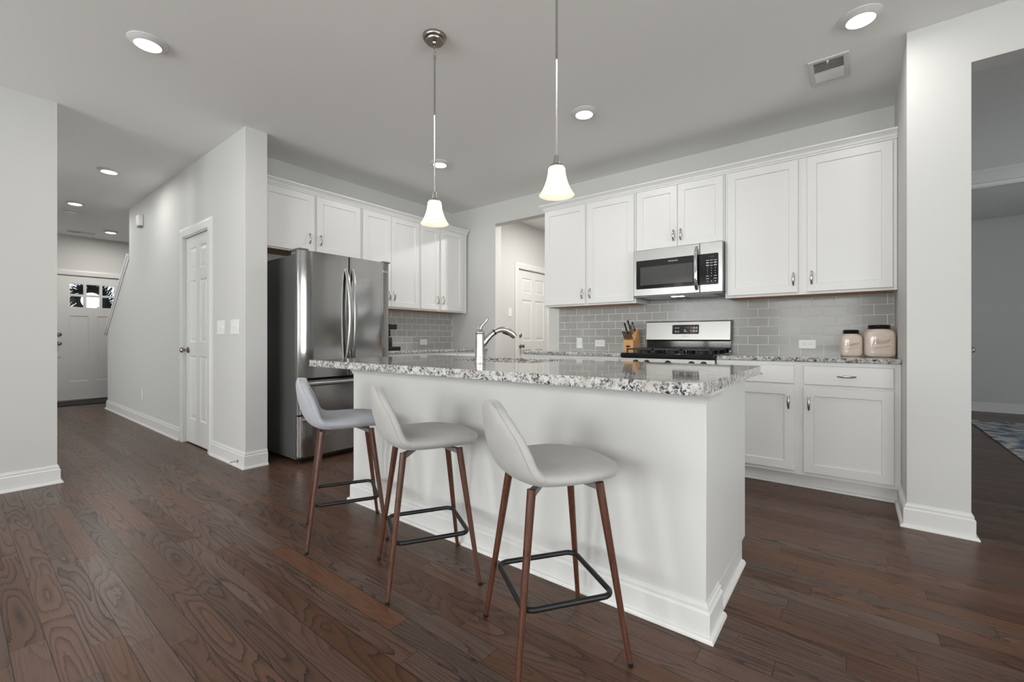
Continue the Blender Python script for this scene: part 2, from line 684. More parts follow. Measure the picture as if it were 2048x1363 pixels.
FACE = Matrix.Rotation(R(90), 4, 'X')      # text upright, facing -Y


def at(x, y, z):
    return Matrix.Translation((x, y, z)) @ FACE


# ------------------------------------------------------------------ setting: shell
CH = 2.743
XF, YR = -4.346, 4.246          # fridge wall, range wall
struct(box(-10.6, -4.6, -0.08, 4.8, 9.5, 0).build('floor', 'floor', smooth=False), 'dark brown oak strip floor', 'floor')
struct(box(-10.6, -4.6, CH, 4.8, 9.5, CH + 0.12).build('ceiling', 'ceiling', smooth=False), 'plain light gray ceiling', 'ceiling')

OPX0, OPX1, OPZ = -3.57, -2.767, 2.483
w = MB()
w.box(-4.46, YR, 0, OPX0, YR + 0.115, CH).box(OPX1, YR, 0, 0.36, YR + 0.115, CH).box(OPX0, YR, OPZ, OPX1, YR + 0.115, CH)
struct(w.build('wall_range_side', 'wall', smooth=False))
struct(box(-4.46, 1.636, 0, XF, YR, CH).build('wall_fridge_side', 'wall', smooth=False))
# hall / pantry wall with door opening, full height to the stair edge
PD0, PD1, PDZ = -5.34, -4.645, 2.055
HY = 1.471
w = MB()
w.box(PD1, HY, 0, -3.849, HY + 0.165, CH).box(-7.5, HY, 0, PD0, HY + 0.165, CH).box(PD0, HY, PDZ, PD1, HY + 0.165, CH)
struct(w.build('wall_pantry_side', 'wall', smooth=False))
# stair knee wall with sloped top
struct(MB().prism([(-7.5, 0), (-8.76, 0), (-8.76, 1.155), (-7.5, 2.11)], HY, HY + 0.115, 'y').build('wall_stair', 'wall', smooth=False))
cap = MB()
cx0, cz0, cx1, cz1 = -7.5, 2.125, -8.86, 1.095
dx, dz = cx1 - cx0, cz1 - cz0
ln = math.hypot(dx, dz)
nx, nz = dz / ln, -dx / ln
if nz < 0:
    nx, nz = -nx, -nz
cap.prism([(cx0, cz0), (cx1, cz1), (cx1 + nx * 0.035, cz1 + nz * 0.035), (cx0 + nx * 0.035, cz0 + nz * 0.035)], HY - 0.025, HY + 0.14, 'y')
cap.prism([(cx0, cz0 - 0.05), (cx1 + 0.04, cz1 - 0.012), (cx1 + 0.04, cz1 + 0.03), (cx0, cz0 + 0.002)], HY - 0.014, HY - 0.001, 'y')
struct(cap.build('trim_stair_cap', 'trim', bevel=0.004), 'white sloping stair wall cap', 'trim')
# left wall block and hall wall behind it
LX, LY = -4.55, 0.492
w = MB().prism([(LX, BACK_Y), (LX, LY), (HO1, LY), (HO1, LY - 0.12), (LX - 0.12, LY - 0.12), (LX - 0.12, BACK_Y)], 0, CH)
w.box(-10.2, LY - 0.12, 0, HO0, LY, CH).box(HO0, LY - 0.12, 2.42, HO1, LY, CH)  # opening left for the added front room's daylight
struct(w.build('wall_left', 'wall', smooth=False))
# unseen front room added off the hall to bring daylight onto the hall wall
struct(box(-8.92, FRONT_Y, 0, -8.8, LY - 0.12, CH).build('wall_added_front_room_left', 'wall', smooth=False))
# entry wall with front door opening
FX = -10.2
FD0, FD1, FDZ = 1.03, 1.98, 2.09
w = MB().box(FX - 0.14, LY - 0.12, 0, FX, FD0, CH).box(FX - 0.14, FD1, 0, FX, 2.9, CH).box(FX - 0.14, FD0, FDZ, FX, FD1, CH)
struct(w.build('wall_entry', 'wall', smooth=False))
struct(box(FX, 2.78, 0, -4.46, 2.9, CH).build('wall_stair_far', 'wall', smooth=False))
# right column wall (end of the cabinet run) and opening to the dining room
CX, CY = 0.229, 3.283
DX1 = 2.1
w = MB().box(CX, CY, 0, 0.48, CY + 0.14, CH).box(CX, CY + 0.14, 0, 0.36, YR, CH)
struct(w.build('wall_column', 'wall', smooth=False))
w = MB().box(0.48, CY, OPZ, DX1, CY + 0.14, CH).box(DX1, CY, 0, RIGHT_X + 0.15, CY + 0.14, CH)
struct(w.build('wall_dining_opening', 'wall', smooth=False))
# dining room beyond
w = MB().box(0.24, YR + 0.115, 0, 0.36, 5.40, CH).box(0.36, 5.40, 0, 0.79, 5.52, CH).box(0.67, 5.52, 0, 0.79, 6.45, CH)
w.box(0.24, 6.45, 0, 0.79, 6.57, CH).box(0.24, 6.57, 0, 0.36, 9.1, CH)
struct(w.build('wall_dining_left', 'wall', smooth=False))
struct(box(0.24, 9.1, 0, 4.6, 9.22, CH).build('wall_dining_far', 'wall', smooth=False))
# crown moulding band across the dining room
cm = MB().prism([(6.5, CH), (6.5, CH - 0.15), (6.485, CH - 0.15), (6.48, CH - 0.125), (6.46, CH - 0.118), (6.42, CH - 0.03), (6.41, CH - 0.02), (6.41, CH)], 0.79, 4.4, 'x')
cm.box(0.79, 6.5, CH - 0.16, 4.4, 6.62, CH)
struct(cm.build('trim_dining_crown', 'trim'), 'crown moulding on the dining room beam', 'trim')
# mudroom beyond the doorway
MX = -3.855
MD0, MD1, MDZ = 5.10, 5.91, 2.06
w = MB().box(MX - 0.12, YR + 0.115, 0, MX, MD0, CH).box(MX - 0.12, MD1, 0, MX, 6.7, CH).box(MX - 0.12, MD0, MDZ, MX, MD1, CH)
struct(w.build('wall_mudroom_left', 'wall', smooth=False))
struct(box(MX - 0.12, 6.7, 0, -1.5, 6.82, CH).build('wall_mudroom_far', 'wall', smooth=False))
struct(box(-1.62, YR + 0.115, 0, -1.5, 6.7, CH).build('wall_mudroom_right', 'wall', smooth=False))


def wall_with_windows(name, wins, along, pos0, pos1, lo, hi):
    """wall slab between pos0..pos1 in the thin axis; wins (centre,width,z0,z1) along 'x' or 'y'"""
    m = MB()

    def bx(a, b, z0, z1):
        if b - a < 1e-6:
            return
        if along == 'x':
            m.box(a, pos0, z0, b, pos1, z1)
        else:
            m.box(pos0, a, z0, pos1, b, z1)
    cur = lo
    for (c, wd_, z0, z1) in sorted(wins):
        bx(cur, c - wd_ / 2, 0, CH)
        bx(c - wd_ / 2, c + wd_ / 2, 0, z0)
        bx(c - wd_ / 2, c + wd_ / 2, z1, CH)
        cur = c + wd_ / 2
    bx(cur, hi, 0, CH)
    struct(m.build(name, 'wall', smooth=False))


wall_with_windows('wall_back', WIN_BACK, 'x', BACK_Y - 0.15, BACK_Y, LX - 0.12, RIGHT_X + 0.15)
wall_with_windows('wall_right', WIN_RIGHT, 'y', RIGHT_X, RIGHT_X + 0.15, BACK_Y, CY)
wall_with_windows('wall_added_front_room', ADDED_WIN_FRONT, 'x', FRONT_Y - 0.15, FRONT_Y, -8.92, LX - 0.12)
wall_with_windows('wall_dining_right', ADDED_WIN_DINING, 'y', 4.4, 4.55, CY + 0.14, 9.1)
for i, (c, wd_, z0, z1) in enumerate(WIN_BACK + ADDED_WIN_FRONT + WIN_RIGHT + ADDED_WIN_DINING):
    # local: x across, front (room side) faces +y, origin at the centre of the sill line
    if i < len(WIN_BACK + ADDED_WIN_FRONT):
        root = thing('window_%d' % (i + 1), 'white framed window with glass panes, out of view', 'window', (c, (BACK_Y if i < len(WIN_BACK) else FRONT_Y) - 0.15, 0), 0)
    else:
        root = thing('window_%d' % (i + 1), 'white framed side window added out of view', 'window', ((RIGHT_X if i < len(WIN_BACK + ADDED_WIN_FRONT + WIN_RIGHT) else 4.4) + 0.15, c, 0), R(90))
    struct(root)
    h = wd_ / 2
    f = MB().box(-h, 0.03, z0, -h + 0.05, 0.1, z1).box(h - 0.05, 0.03, z0, h, 0.1, z1).box(-h, 0.03, z0, h, 0.1, z0 + 0.05).box(-h, 0.03, z1 - 0.05, h, 0.1, z1)
    f.box(-0.02, 0.03, z0, 0.02, 0.09, z1).box(-h, 0.035, (z0 + z1) / 2 - 0.02, h, 0.09, (z0 + z1) / 2 + 0.02)
    f.build('window_frame', 'trim', root)
    MB().box(-h + 0.04, 0.05, z0 + 0.04, h - 0.04, 0.054, z1 - 0.04).build('pane', 'pane', root)
    c_ = MB().box(-h - 0.08, 0.15, z0 - 0.08, -h, 0.168, z1 + 0.08).box(h, 0.15, z0 - 0.08, h + 0.08, 0.168, z1 + 0.08)
    c_.box(-h, 0.15, z1, h, 0.168, z1 + 0.08).box(-h, 0.15, z0 - 0.08, h, 0.168, z0)
    c_.build('window_casing', 'trim', root)

# ------------------------------------------------------------------ baseboards and casings
BB = [(0, 0), (0.030, 0), (0.030, 0.006), (0.026, 0.014), (0.016, 0.018), (0.016, 0.098), (0.0135, 0.102), (0.008, 0.105), (0.0105, 0.112), (0.0105, 0.118), (0.004, 0.123), (0.0035, 0.132), (0, 0.132)]


def baseboard(name, path, side=1, prof=BB, mat='trim'):
    return struct(MB().sweep(path, prof, side).build(name, mat, ang=30), 'white moulded baseboard', 'baseboard')


CW = 0.085   # casing width
baseboard('baseboard_pantry', [(PD1 + CW, HY), (-3.849, HY), (-3.849, HY + 0.165)], 1)
baseboard('baseboard_hall', [(-8.76, HY + 0.115), (-8.76, HY), (PD0 - CW, HY)], 1)
baseboard('baseboard_left', [(LX, BACK_Y), (LX, LY), (HO1, LY)], 1)
baseboard('baseboard_column', [(CX, YR - 0.5), (CX, CY), (0.48, CY), (0.48, CY + 0.14), (0.40, CY + 0.14)], 1)
baseboard('baseboard_dining', [(0.36, 9.1), (4.4, 9.1)], 1)
baseboard('baseboard_range_side', [(-3.70, YR), (OPX0, YR), (OPX0, YR + 0.115)], 1)
baseboard('baseboard_mudroom', [(MX, YR + 0.115), (MX, MD0 - CW)], 1)
baseboard('baseboard_entry', [(FX, FD1 + CW), (FX, 2.78)], 1)
baseboard('baseboard_back', [(LX, BACK_Y), (RIGHT_X, BACK_Y), (RIGHT_X, CY)], -1)


def casing(name, x0, x1, z1, label):
    """door casing in local coords: wall face at y=0, room side -y"""
    m = MB()
    pr = [(0, 0), (0, -0.013), (0.012, -0.016), (0.06, -0.019), (0.07, -0.015), (CW, -0.012), (CW, 0)]
    # left, right, head as mitred sweep in the xz plane
    path = [(x0, 0), (x0, z1), (x1, z1), (x1, 0)]
    vs_, fs = [], []
    k, mm = 4, len(pr)
    for i, (px, pz) in enumerate(path):
        dxs = -1 if i < 2 else 1
        dzs = 0 if i in (0, 3) else 1
        for (o, yy) in pr:
            vs_.append((px + dxs * o, yy, pz + dzs * o))
    for i in range(3):
        for j in range(mm - 1):
            a, b = i * mm + j, i * mm + j + 1
            fs.append((a, b, (i + 1) * mm + j + 1, (i + 1) * mm + j))
    fs += [tuple(range(mm)), tuple(3 * mm + j for j in range(mm))]
    m.add(vs_, fs)
    # jamb lining
    m.box(x0, 0, 0, x0 + 0.008, 0.10, z1).box(x1 - 0.008, 0, 0, x1, 0.10, z1).box(x0, 0, z1 - 0.008, x1, 0.10, z1)
    m.box(x0 + 0.008, 0.055, 0, x0 + 0.020, 0.075, z1 - 0.008).box(x1 - 0.020, 0.055, 0, x1 - 0.008, 0.075, z1 - 0.008)
    m.box(x0 + 0.008, 0.055, z1 - 0.022, x1 - 0.008, 0.075, z1 - 0.008)
    o = m.build(name, 'trim', ang=25)
    return struct(o, label, 'trim')


casing('trim_pantry_casing', PD0, PD1, PDZ, 'white casing round the pantry door').location = (0, HY, 0)
o = casing('trim_mudroom_casing', MD0, MD1, MDZ, 'white casing round the mudroom door')
o.location = (MX, 0, 0)
o.rotation_euler = (0, 0, R(90))
o = casing('trim_entry_casing', FD0, FD1, FDZ, 'white casing round the front door')
o.location = (FX, 0, 0)
o.rotation_euler = (0, 0, R(90))


def paneled(xs, zs, cells, t, raised=True):
    """door slab front grid at y=0; cells {(i,j):'panel'|'hole'|'flat'}"""
    m = MB()

    def loop(x0, x1, z0, z1, i, y):
        return [(x0 + i, y, z0 + i), (x1 - i, y, z0 + i), (x1 - i, y, z1 - i), (x0 + i, y, z1 - i)]
    for i in range(len(xs) - 1):
        for j in range(len(zs) - 1):
            x0, x1, z0, z1 = xs[i], xs[i + 1], zs[j], zs[j + 1]
            k = cells.get((i, j))
            if k is None:
                m.add(loop(x0, x1, z0, z1, 0, 0), [(0, 1, 2, 3)])
                continue
            if k == 'hole':
                st = [(0, 0), (0.006, 0.004), (0.006, t - 0.004), (0, t)]
            elif k == 'panel':
                st = [(0, 0), (0.010, 0.009), (0.018, 0.009), (0.045, 0.003)]
            else:
                st = [(0, 0), (0.006, 0.008)]
            vs_, fs = [], []
            for (ins, yy) in st:
                vs_ += loop(x0, x1, z0, z1, ins, yy)
            for s in range(len(st) - 1):
                for q in range(4):
                    a, b = s * 4 + q, s * 4 + (q + 1) % 4
                    fs.append((a, b, b + 4, a + 4))
            if k != 'hole':
                e = (len(st) - 1) * 4
                fs.append((e, e + 1, e + 2, e + 3))
            m.add(vs_, fs)
    X0, X1, Z0, Z1 = xs[0], xs[-1], zs[0], zs[-1]
    holes = [c for c, k in cells.items() if k == 'hole']
    m.add([(X0, 0, Z0), (X1, 0, Z0), (X1, t, Z0), (X0, t, Z0), (X0, 0, Z1), (X1, 0, Z1), (X1, t, Z1), (X0, t, Z1)],
          [(0, 1, 2, 3), (4, 5, 6, 7), (0, 3, 7, 4), (1, 2, 6, 5)])
    for i in range(len(xs) - 1):
        for j in range(len(zs) - 1):
            if (i, j) not in holes:
                m.add(loop(xs[i], xs[i + 1], zs[j], zs[j + 1], 0, t), [(3, 2, 1, 0)])
    return m


def six_panel(wd_, h):
    s = 0.105 if wd_ < 0.75 else 0.115
    mid = 0.10
    pw = (wd_ - 2 * s - mid) / 2
    xs = [0, s, s + pw, s + pw + mid, s + 2 * pw + mid, wd_]
    zs = [0.0, 0.235, 0.86, 0.995, 1.60, 1.705, 1.925, h]
    cells = {(i, j): 'panel' for i in (1, 3) for j in (1, 3, 5)}
    return paneled(xs, zs, cells, 0.035)


def door_knob(x, z, parent, y0=0.0, mat='dark_nickel', name='knob'):
    return MB().lathe([(0, 0), (0.031, 0), (0.031, 0.004), (0.026, 0.010), (0.012, 0.012), (0.011, 0.032), (0.020, 0.040), (0.0265, 0.052), (0.0255, 0.062), (0.016, 0.069), (0, 0.070)], (x, y0, z), 24, '-y').build(name, mat, parent)


# pantry door
d = thing('door_1', 'white six panel pantry door beside the light switches', 'door', (PD0 + 0.010, HY + 0.018, 0.012))
struct(d)
DW = PD1 - PD0 - 0.020
six_panel(DW, 2.03).build('door_panel', 'door', d, smooth=False)
door_knob(0.062, 0.915, d)
for z in (0.325, 1.078, 1.826):
    MB().box(DW - 0.004, -0.006, z - 0.045, DW + 0.008, 0.002, z + 0.045).cyl((DW + 0.004, -0.009, z - 0.045), (DW + 0.004, -0.009, z + 0.045), 0.006, n=10).build('hinge', 'dark_nickel', d)
# mudroom door (faces +x)
d = thing('door_2', 'white six panel mudroom door seen through the doorway', 'door', (MX - 0.018, MD0 + 0.010, 0.012), R(90))
struct(d)
DW2 = MD1 - MD0 - 0.020
six_panel(DW2, 2.035).build('door_panel', 'door', d, smooth=False)
door_knob(0.065, 0.915, d)
MB().lathe([(0, 0), (0.030, 0), (0.030, 0.010), (0.024, 0.016), (0.012, 0.018), (0, 0.018)], (0.065, 0, 1.075), 20, '-y').build('deadbolt', 'dark_nickel', d)
# front door with six-lite glass
d = thing('door_3', 'white front door with six small panes at the end of the hall', 'door', (FX - 0.018, FD0 + 0.012, 0.03), R(90))
struct(d)
DW3 = FD1 - FD0 - 0.024
DH3 = 2.048
y_of = lambda wy: wy - (FD0 + 0.012)
xs = [0, y_of(1.245), y_of(1.420), y_of(1.445), y_of(1.618), y_of(1.643), y_of(1.812), DW3]
zs = [1.45, 1.525, 1.715, 1.74, 1.92, DH3]
up = paneled(xs, zs, {(i, j): 'hole' for i in (1, 3, 5) for j in (1, 3)}, 0.04)
up.build('glazed_panel', 'door', d, smooth=False)
xs2 = [0, y_of(1.245), y_of(1.475), y_of(1.585), y_of(1.812), DW3]
lowp = paneled(xs2, [0, 0.30, 1.385, 1.45], {(1, 1): 'flat', (3, 1): 'flat'}, 0.04)
lowp.build('lower_panel', 'door', d, smooth=False)
MB().box(xs[1] - 0.01, 0.018, 1.51, xs[6] + 0.01, 0.022, 1.935).build('pane', 'pane', d)
door_knob(0.085, 0.93, d)
MB().lathe([(0, 0), (0.032, 0), (0.032, 0.008), (0.026, 0.014), (0.012, 0.016), (0, 0.022)], (0.085, 0, 1.075), 20, '-y').build('deadbolt', 'dark_nickel', d)
MB().lathe([(0, 0), (0.012, 0), (0.012, 0.006), (0, 0.008)], (0.085, 0, 0.71), 14, '-y').build('keyhole_cover', 'dark_nickel', d)
MB().box(-0.02, -0.03, -0.03, DW3 + 0.02, 0.08, -0.002).build('threshold', 'dark_nickel', d)
# wreath outside the glass
wr = thing('wreath', 'dark evergreen twig wreath hanging outside the front door glass', 'wreath', (FX - 0.16, 1.535, 1.69))
wm = MB()
rng = random.Random(3)
ring = [(-0.012 + rng.uniform(-.006, .006), 0.165 * math.cos(t * 2 * PI / 40), 0.165 * math.sin(t * 2 * PI / 40)) for t in range(40)]
wm.tube(ring, 0.030, 8, closed=True)
for k in range(460):
    th = rng.uniform(0, 2 * PI)
    r0 = rng.uniform(0.155, 0.20)
    r1 = r0 + rng.uniform(0.06, 0.24)
    t2 = th + rng.uniform(0.1, 0.55)
    p0 = (rng.uniform(-.02, .01), r0 * math.cos(th), r0 * math.sin(th))
    p1 = (rng.uniform(-.05, 0.0), (r0 + r1) / 2 * math.cos((th + t2) / 2 + 0.06), (r0 + r1) / 2 * math.sin((th + t2) / 2 + 0.06))
    p2 = (rng.uniform(-.06, 0.0), r1 * math.cos(t2), r1 * math.sin(t2))
    wm.tube([p0, p1, p2], [0.0065, 0.005, 0.0035], 4)
wm.build('twigs', 'twig', wr)
bm_ = MB()
for k in range(60):
    th = rng.uniform(PI * 0.95, PI * 1.5)
    r0 = rng.uniform(0.2, 0.36)
    bm_.lathe([(0, -.008), (.007, -.004), (.008, 0), (.007, .004), (0, .008)], (rng.uniform(-.05, 0), r0 * math.cos(th), r0 * math.sin(th)), 6)
o = bm_.build('berries', 'berry', wr)
o['kind'] = 'stuff'
mat_o = box(0, 0, 0.0005, 0.62, 0.86, 0.012).build('doormat', 'doormat', bevel=0.004)
mat_o.location = (FX + 0.03, 1.0, 0)
tag(mat_o, 'dark gray doormat on the floor in front of the front door', 'doormat')
rug = box(0, 0, 0.0005, 2.3, 3.6, 0.011).build('area_rug', 'rug', bevel=0.004)
rug.location = (1.13, 4.42, 0)
tag(rug, 'faded blue and gray rug on the floor of the dark dining room', 'rug')
# dining room side door with the knob showing past the column
d = thing('door_4', 'dining room door behind the column, only its knob showing', 'door', (0.79 + 0.002, 5.56, 0.012), R(90))
struct(d)
MB().box(0, -0.012, 0, 0.80, -0.001, 2.03).build('door_panel', 'door', d)
door_knob(0.24, 0.925, d, -0.012, 'nickel')

# ------------------------------------------------------------------ cabinets
def shaker(x0, x1, z0, z1, fw=0.058, t=0.02, rec=0.008):
    """front at y=-t, back at y=0"""
    m = MB()

    def loop(i, y):
        return [(x0 + i, y, z0 + i), (x1 - i, y, z0 + i), (x1 - i, y, z1 - i), (x0 + i, y, z1 - i)]
    st = [(0, 0), (0, -t + 0.002), (0.002, -t), (fw, -t), (fw + 0.004, -t + rec)]
    vs_, fs = [], []
    for (i, y) in st:
        vs_ += loop(i, y)
    for s in range(len(st) - 1):
        for q in range(4):
            a, b = s * 4 + q, s * 4 + (q + 1) % 4
            fs.append((a, b, b + 4, a + 4))
    e = (len(st) - 1) * 4
    fs += [(e, e + 1, e + 2, e + 3), (3, 2, 1, 0)]
    return m.add(vs_, fs)


def slab(x0, x1, z0, z1, t=0.02):
    m = MB()

    def loop(i, y):
        return [(x0 + i, y, z0 + i), (x1 - i, y, z0 + i), (x1 - i, y, z1 - i), (x0 + i, y, z1 - i)]
    st = [(0, 0), (0, -t + 0.004), (0.004, -t)]
    vs_, fs = [], []
    for (i, y) in st:
        vs_ += loop(i, y)
    for s in range(2):
        for q in range(4):
            a, b = s * 4 + q, s * 4 + (q + 1) % 4
            fs.append((a, b, b + 4, a + 4))
    fs += [(8, 9, 10, 11), (3, 2, 1, 0)]
    return m.add(vs_, fs)


def pull(x, z, parent, vertical=True, y0=-0.02, ln_=0.098):
    m = MB()
    n = 13
    path, rs = [], []
    for i in range(n):
        s = -1 + 2 * i / (n - 1)
        off = s * ln_ / 2
        y = y0 - 0.012 - 0.016 * (1 - abs(s) ** 2.4)
        path.append((x, y, z + off) if vertical else (x + off, y, z))
        rs.append(0.0045 + 0.0042 * max(0, 1 - abs(s) ** 1.6))
    m.tube(path, rs, 10, flat=((0, 1, 0), 0.55))
    for s in (-1, 1):
        off = s * (ln_ / 2 - 0.008)
        c = (x, y0, z + off) if vertical else (x + off, y0, z)
        m.lathe([(0.0065, -0.001), (0.0065, 0.003), (0.0045, 0.008), (0.0045, 0.019), (0, 0.019)], c, 10, '-y')
    return m.build('handle', 'nickel', parent)


def cabinet(label, loc, rotz, wd_, h, dep, doors, drawers=(), toe=0.0, group=None, wood=True, name='wall_cabinet', sides=True):
    """local: x across, face frame front at y=0, body to +y, z from 0"""
    root = thing(name, label, 'cabinet', loc, rotz, group)
    m = MB()
    if toe:
        m.box(0, 0, toe, wd_, dep, h)
        m.box(0.002, 0.072, 0, wd_ - 0.002, dep, toe)
        m.sweep([(0.0, 0.072), (wd_, 0.072)], [(0, 0.0), (0.016, 0.0), (0.015, 0.008), (0.009, 0.015), (0, 0.018)], 1)
    else:
        m.box(0, 0, 0.014, wd_, dep, h).box(0, 0, 0, wd_, 0.019, 0.014)
        m.box(0, 0.019, 0, 0.012, dep, 0.014).box(wd_ - 0.012, 0.019, 0, wd_, dep, 0.014)
    m.build('body', 'cabinet', root, bevel=0.001, seg=1)
    if wood and not toe:
        MB().box(0.013, 0.020, 0.0006, wd_ - 0.013, dep - 0.001, 0.0135).build('bottom_panel', 'under_wood', root)
    for (x0, x1, z0, z1, hx, hz) in doors:
        dd = shaker(x0, x1, z0, z1).build('door', 'cabinet', root, smooth=False)
        if hx is not None:
            pull(hx, hz, dd)
    for (x0, x1, z0, z1) in drawers:
        dd = slab(x0, x1, z0, z1).build('drawer', 'cabinet', root, smooth=False)
        pull((x0 + x1) / 2, (z0 + z1) / 2, dd, vertical=False)
    return root


UZ = 1.372
UH = 1.048
UY = 3.941      # face frame plane of range-wall uppers
UD = YR - UY - 0.002
HZ = 0.118      # handle centre above the door bottom (local)
DT = UH - 0.035
G_UP = 'white upper cabinets on the range wall'
# right upper
cabinet('wide white upper cabinet above the canisters, right of the microwave', (-0.841, UY, UZ), 0, 1.068, UH, UD,
        [(0.020, 0.506, 0.018, DT, 0.477, HZ), (0.562, 1.045, 0.018, DT, 0.591, HZ)], group=G_UP)
# above microwave
cabinet('short white cabinet directly above the microwave', (-1.603, UY, 1.842), 0, 0.760, UZ + UH - 1.842, UD,
        [(0.012, 0.3785, 0.005, UZ + DT - 1.842, 0.349, 0.105), (0.3815, 0.748, 0.005, UZ + DT - 1.842, 0.411, 0.105)], group=G_UP)
# left upper
cabinet('white upper cabinet left of the microwave, beside the doorway', (-2.622, UY, UZ), 0, 1.017, UH, UD,
        [(0.012, 0.4935, 0.018, DT, 0.465, HZ), (0.5235, 1.003, 0.018, DT, 0.552, HZ)], group=G_UP)
# fridge-wall uppers (rotated to face +x: local x -> +y)
FU = -4.04
FD_ = FU - XF - 0.002
G_UF = 'white upper cabinets on the fridge wall'
cabinet('short white cabinet over the refrigerator', (FU, 1.645, 1.838), R(90), 0.992, UZ + UH - 1.838, FD_,
        [(0.018, 0.490, 0.012, UZ + DT - 1.838, 0.438, 0.135), (0.514, 0.978, 0.012, UZ + DT - 1.838, 0.546, 0.135)], group=G_UF)
cabinet('tall white upper cabinet between the refrigerator and the corner cabinet', (FU, 2.640, UZ), R(90), 0.772, UH, FD_,
        [(0.014, 0.366, 0.018, DT, 0.338, HZ + 0.02), (0.370, 0.758, 0.018, DT, 0.402, HZ + 0.02)], group=G_UF)
cabinet('tall white upper cabinet in the corner by the doorway', (FU, 3.414, UZ), R(90), 0.800, UH, FD_,
        [(0.014, 0.300, 0.018, DT, 0.340 - 0.068, HZ + 0.02), (0.330, 0.712, 0.018, DT, 0.358, HZ + 0.02)], group=G_UF)
CR = [(0, 0), (0.010, 0), (0.010, 0.010), (0.016, 0.014), (0.022, 0.030), (0.036, 0.044), (0.040, 0.048), (0.046, 0.050), (0.046, 0.062), (0, 0.062)]
CZ = UZ + UH - 0.026
c1 = MB().sweep([(-2.622, YR - 0.001), (-2.622, UY), (0.228, UY)], [(o, CZ + z) for (o, z) in CR], 1).build('crown_moulding', 'cabinet', ang=20)
tag(c1, 'stepped white crown moulding along the top of the range wall cabinets', 'moulding', 'cabinet crown mouldings')
c1 = MB().sweep([(FU, 1.640), (FU, 4.215)], [(o, CZ + z) for (o, z) in CR], 1).build('crown_moulding', 'cabinet', ang=20)
tag(c1, 'stepped white crown moulding along the top of the fridge wall cabinets', 'moulding', 'cabinet crown mouldings')

# base cabinets
BH = 0.883
BY = 3.636
BD = YR - BY - 0.002
G_B = 'white base cabinets along the walls'
cabinet('white base cabinet with two doors and two drawers, under the canisters', (-0.838, BY, 0), 0, 1.066, BH, BD,
        [(0.022, 0.506, 0.127, 0.710, 0.474, 0.603), (0.560, 1.032, 0.127, 0.710, 0.592, 0.603)],
        [(0.022, 0.506, 0.728, 0.858), (0.560, 1.032, 0.728, 0.858)], toe=0.1, group=G_B, name='base_cabinet')
cabinet('white base cabinet left of the gas range', (-2.630, BY, 0), 0, 1.022, BH, BD,
        [(0.022, 0.486, 0.127, 0.710, 0.456, 0.603), (0.536, 1.000, 0.127, 0.710, 0.566, 0.603)],
        [(0.022, 0.486, 0.728, 0.858), (0.536, 1.000, 0.728, 0.858)], toe=0.1, group=G_B, name='base_cabinet')
cabinet('white base cabinet right of the refrigerator', (XF + 0.612, 2.725, 0), R(90), 1.517, BH, 0.610,
        [(0.022, 0.486, 0.127, 0.710, 0.456, 0.603), (0.520, 0.986, 0.127, 0.710, 0.552, 0.603), (1.02, 1.48, 0.127, 0.710, 1.05, 0.603)],
        [(0.022, 0.486, 0.728, 0.858), (0.520, 0.986, 0.728, 0.858), (1.02, 1.48, 0.728, 0.858)], toe=0.1, group=G_B, name='base_cabinet')


def rounded_rect(x0, y0, x1, y1, rs, n=6):
    """rs: radii for corners (x0y0, x1y0, x1y1, x0y1)"""
    pts = []
    for (cx, cy, sx, sy, r, a0) in ((x0, y0, 1, 1, rs[0], 180), (x1, y0, -1, 1, rs[1], 270), (x1, y1, -1, -1, rs[2], 0), (x0, y1, 1, -1, rs[3], 90)):
        if r <= 0:
            pts.append((cx, cy))
            continue
        for k in range(n + 1):
            a = R(a0 + 90 * k / n)
            pts.append((cx + sx * r + r * math.cos(a), cy + sy * r + r * math.sin(a)))
    return pts


G_C = 'speckled granite worktops'
def worktop(label, pts, z0, z1, bev=0.007):
    o = MB().prism(pts, z0, z1).build('worktop', 'granite', bevel=bev, seg=3)
    return tag(o, label, 'worktop', G_C)


worktop('granite worktop right of the gas range, carrying the two canisters', [(-0.836, 3.600), (0.2275, 3.600), (0.2275, YR - 0.009), (-0.836, YR - 0.009)], 0.8835, 0.914)
worktop('granite worktop left of the gas range, carrying the knife block', [(-2.668, 3.600), (-1.608, 3.600), (-1.608, YR - 0.009), (-2.668, YR - 0.009)], 0.8835, 0.914)
worktop('granite worktop right of the refrigerator, in the corner', [(XF + 0.009, 2.715), (-3.70, 2.715), (-3.70, YR - 0.001), (XF + 0.009, YR - 0.001)], 0.8835, 0.914)

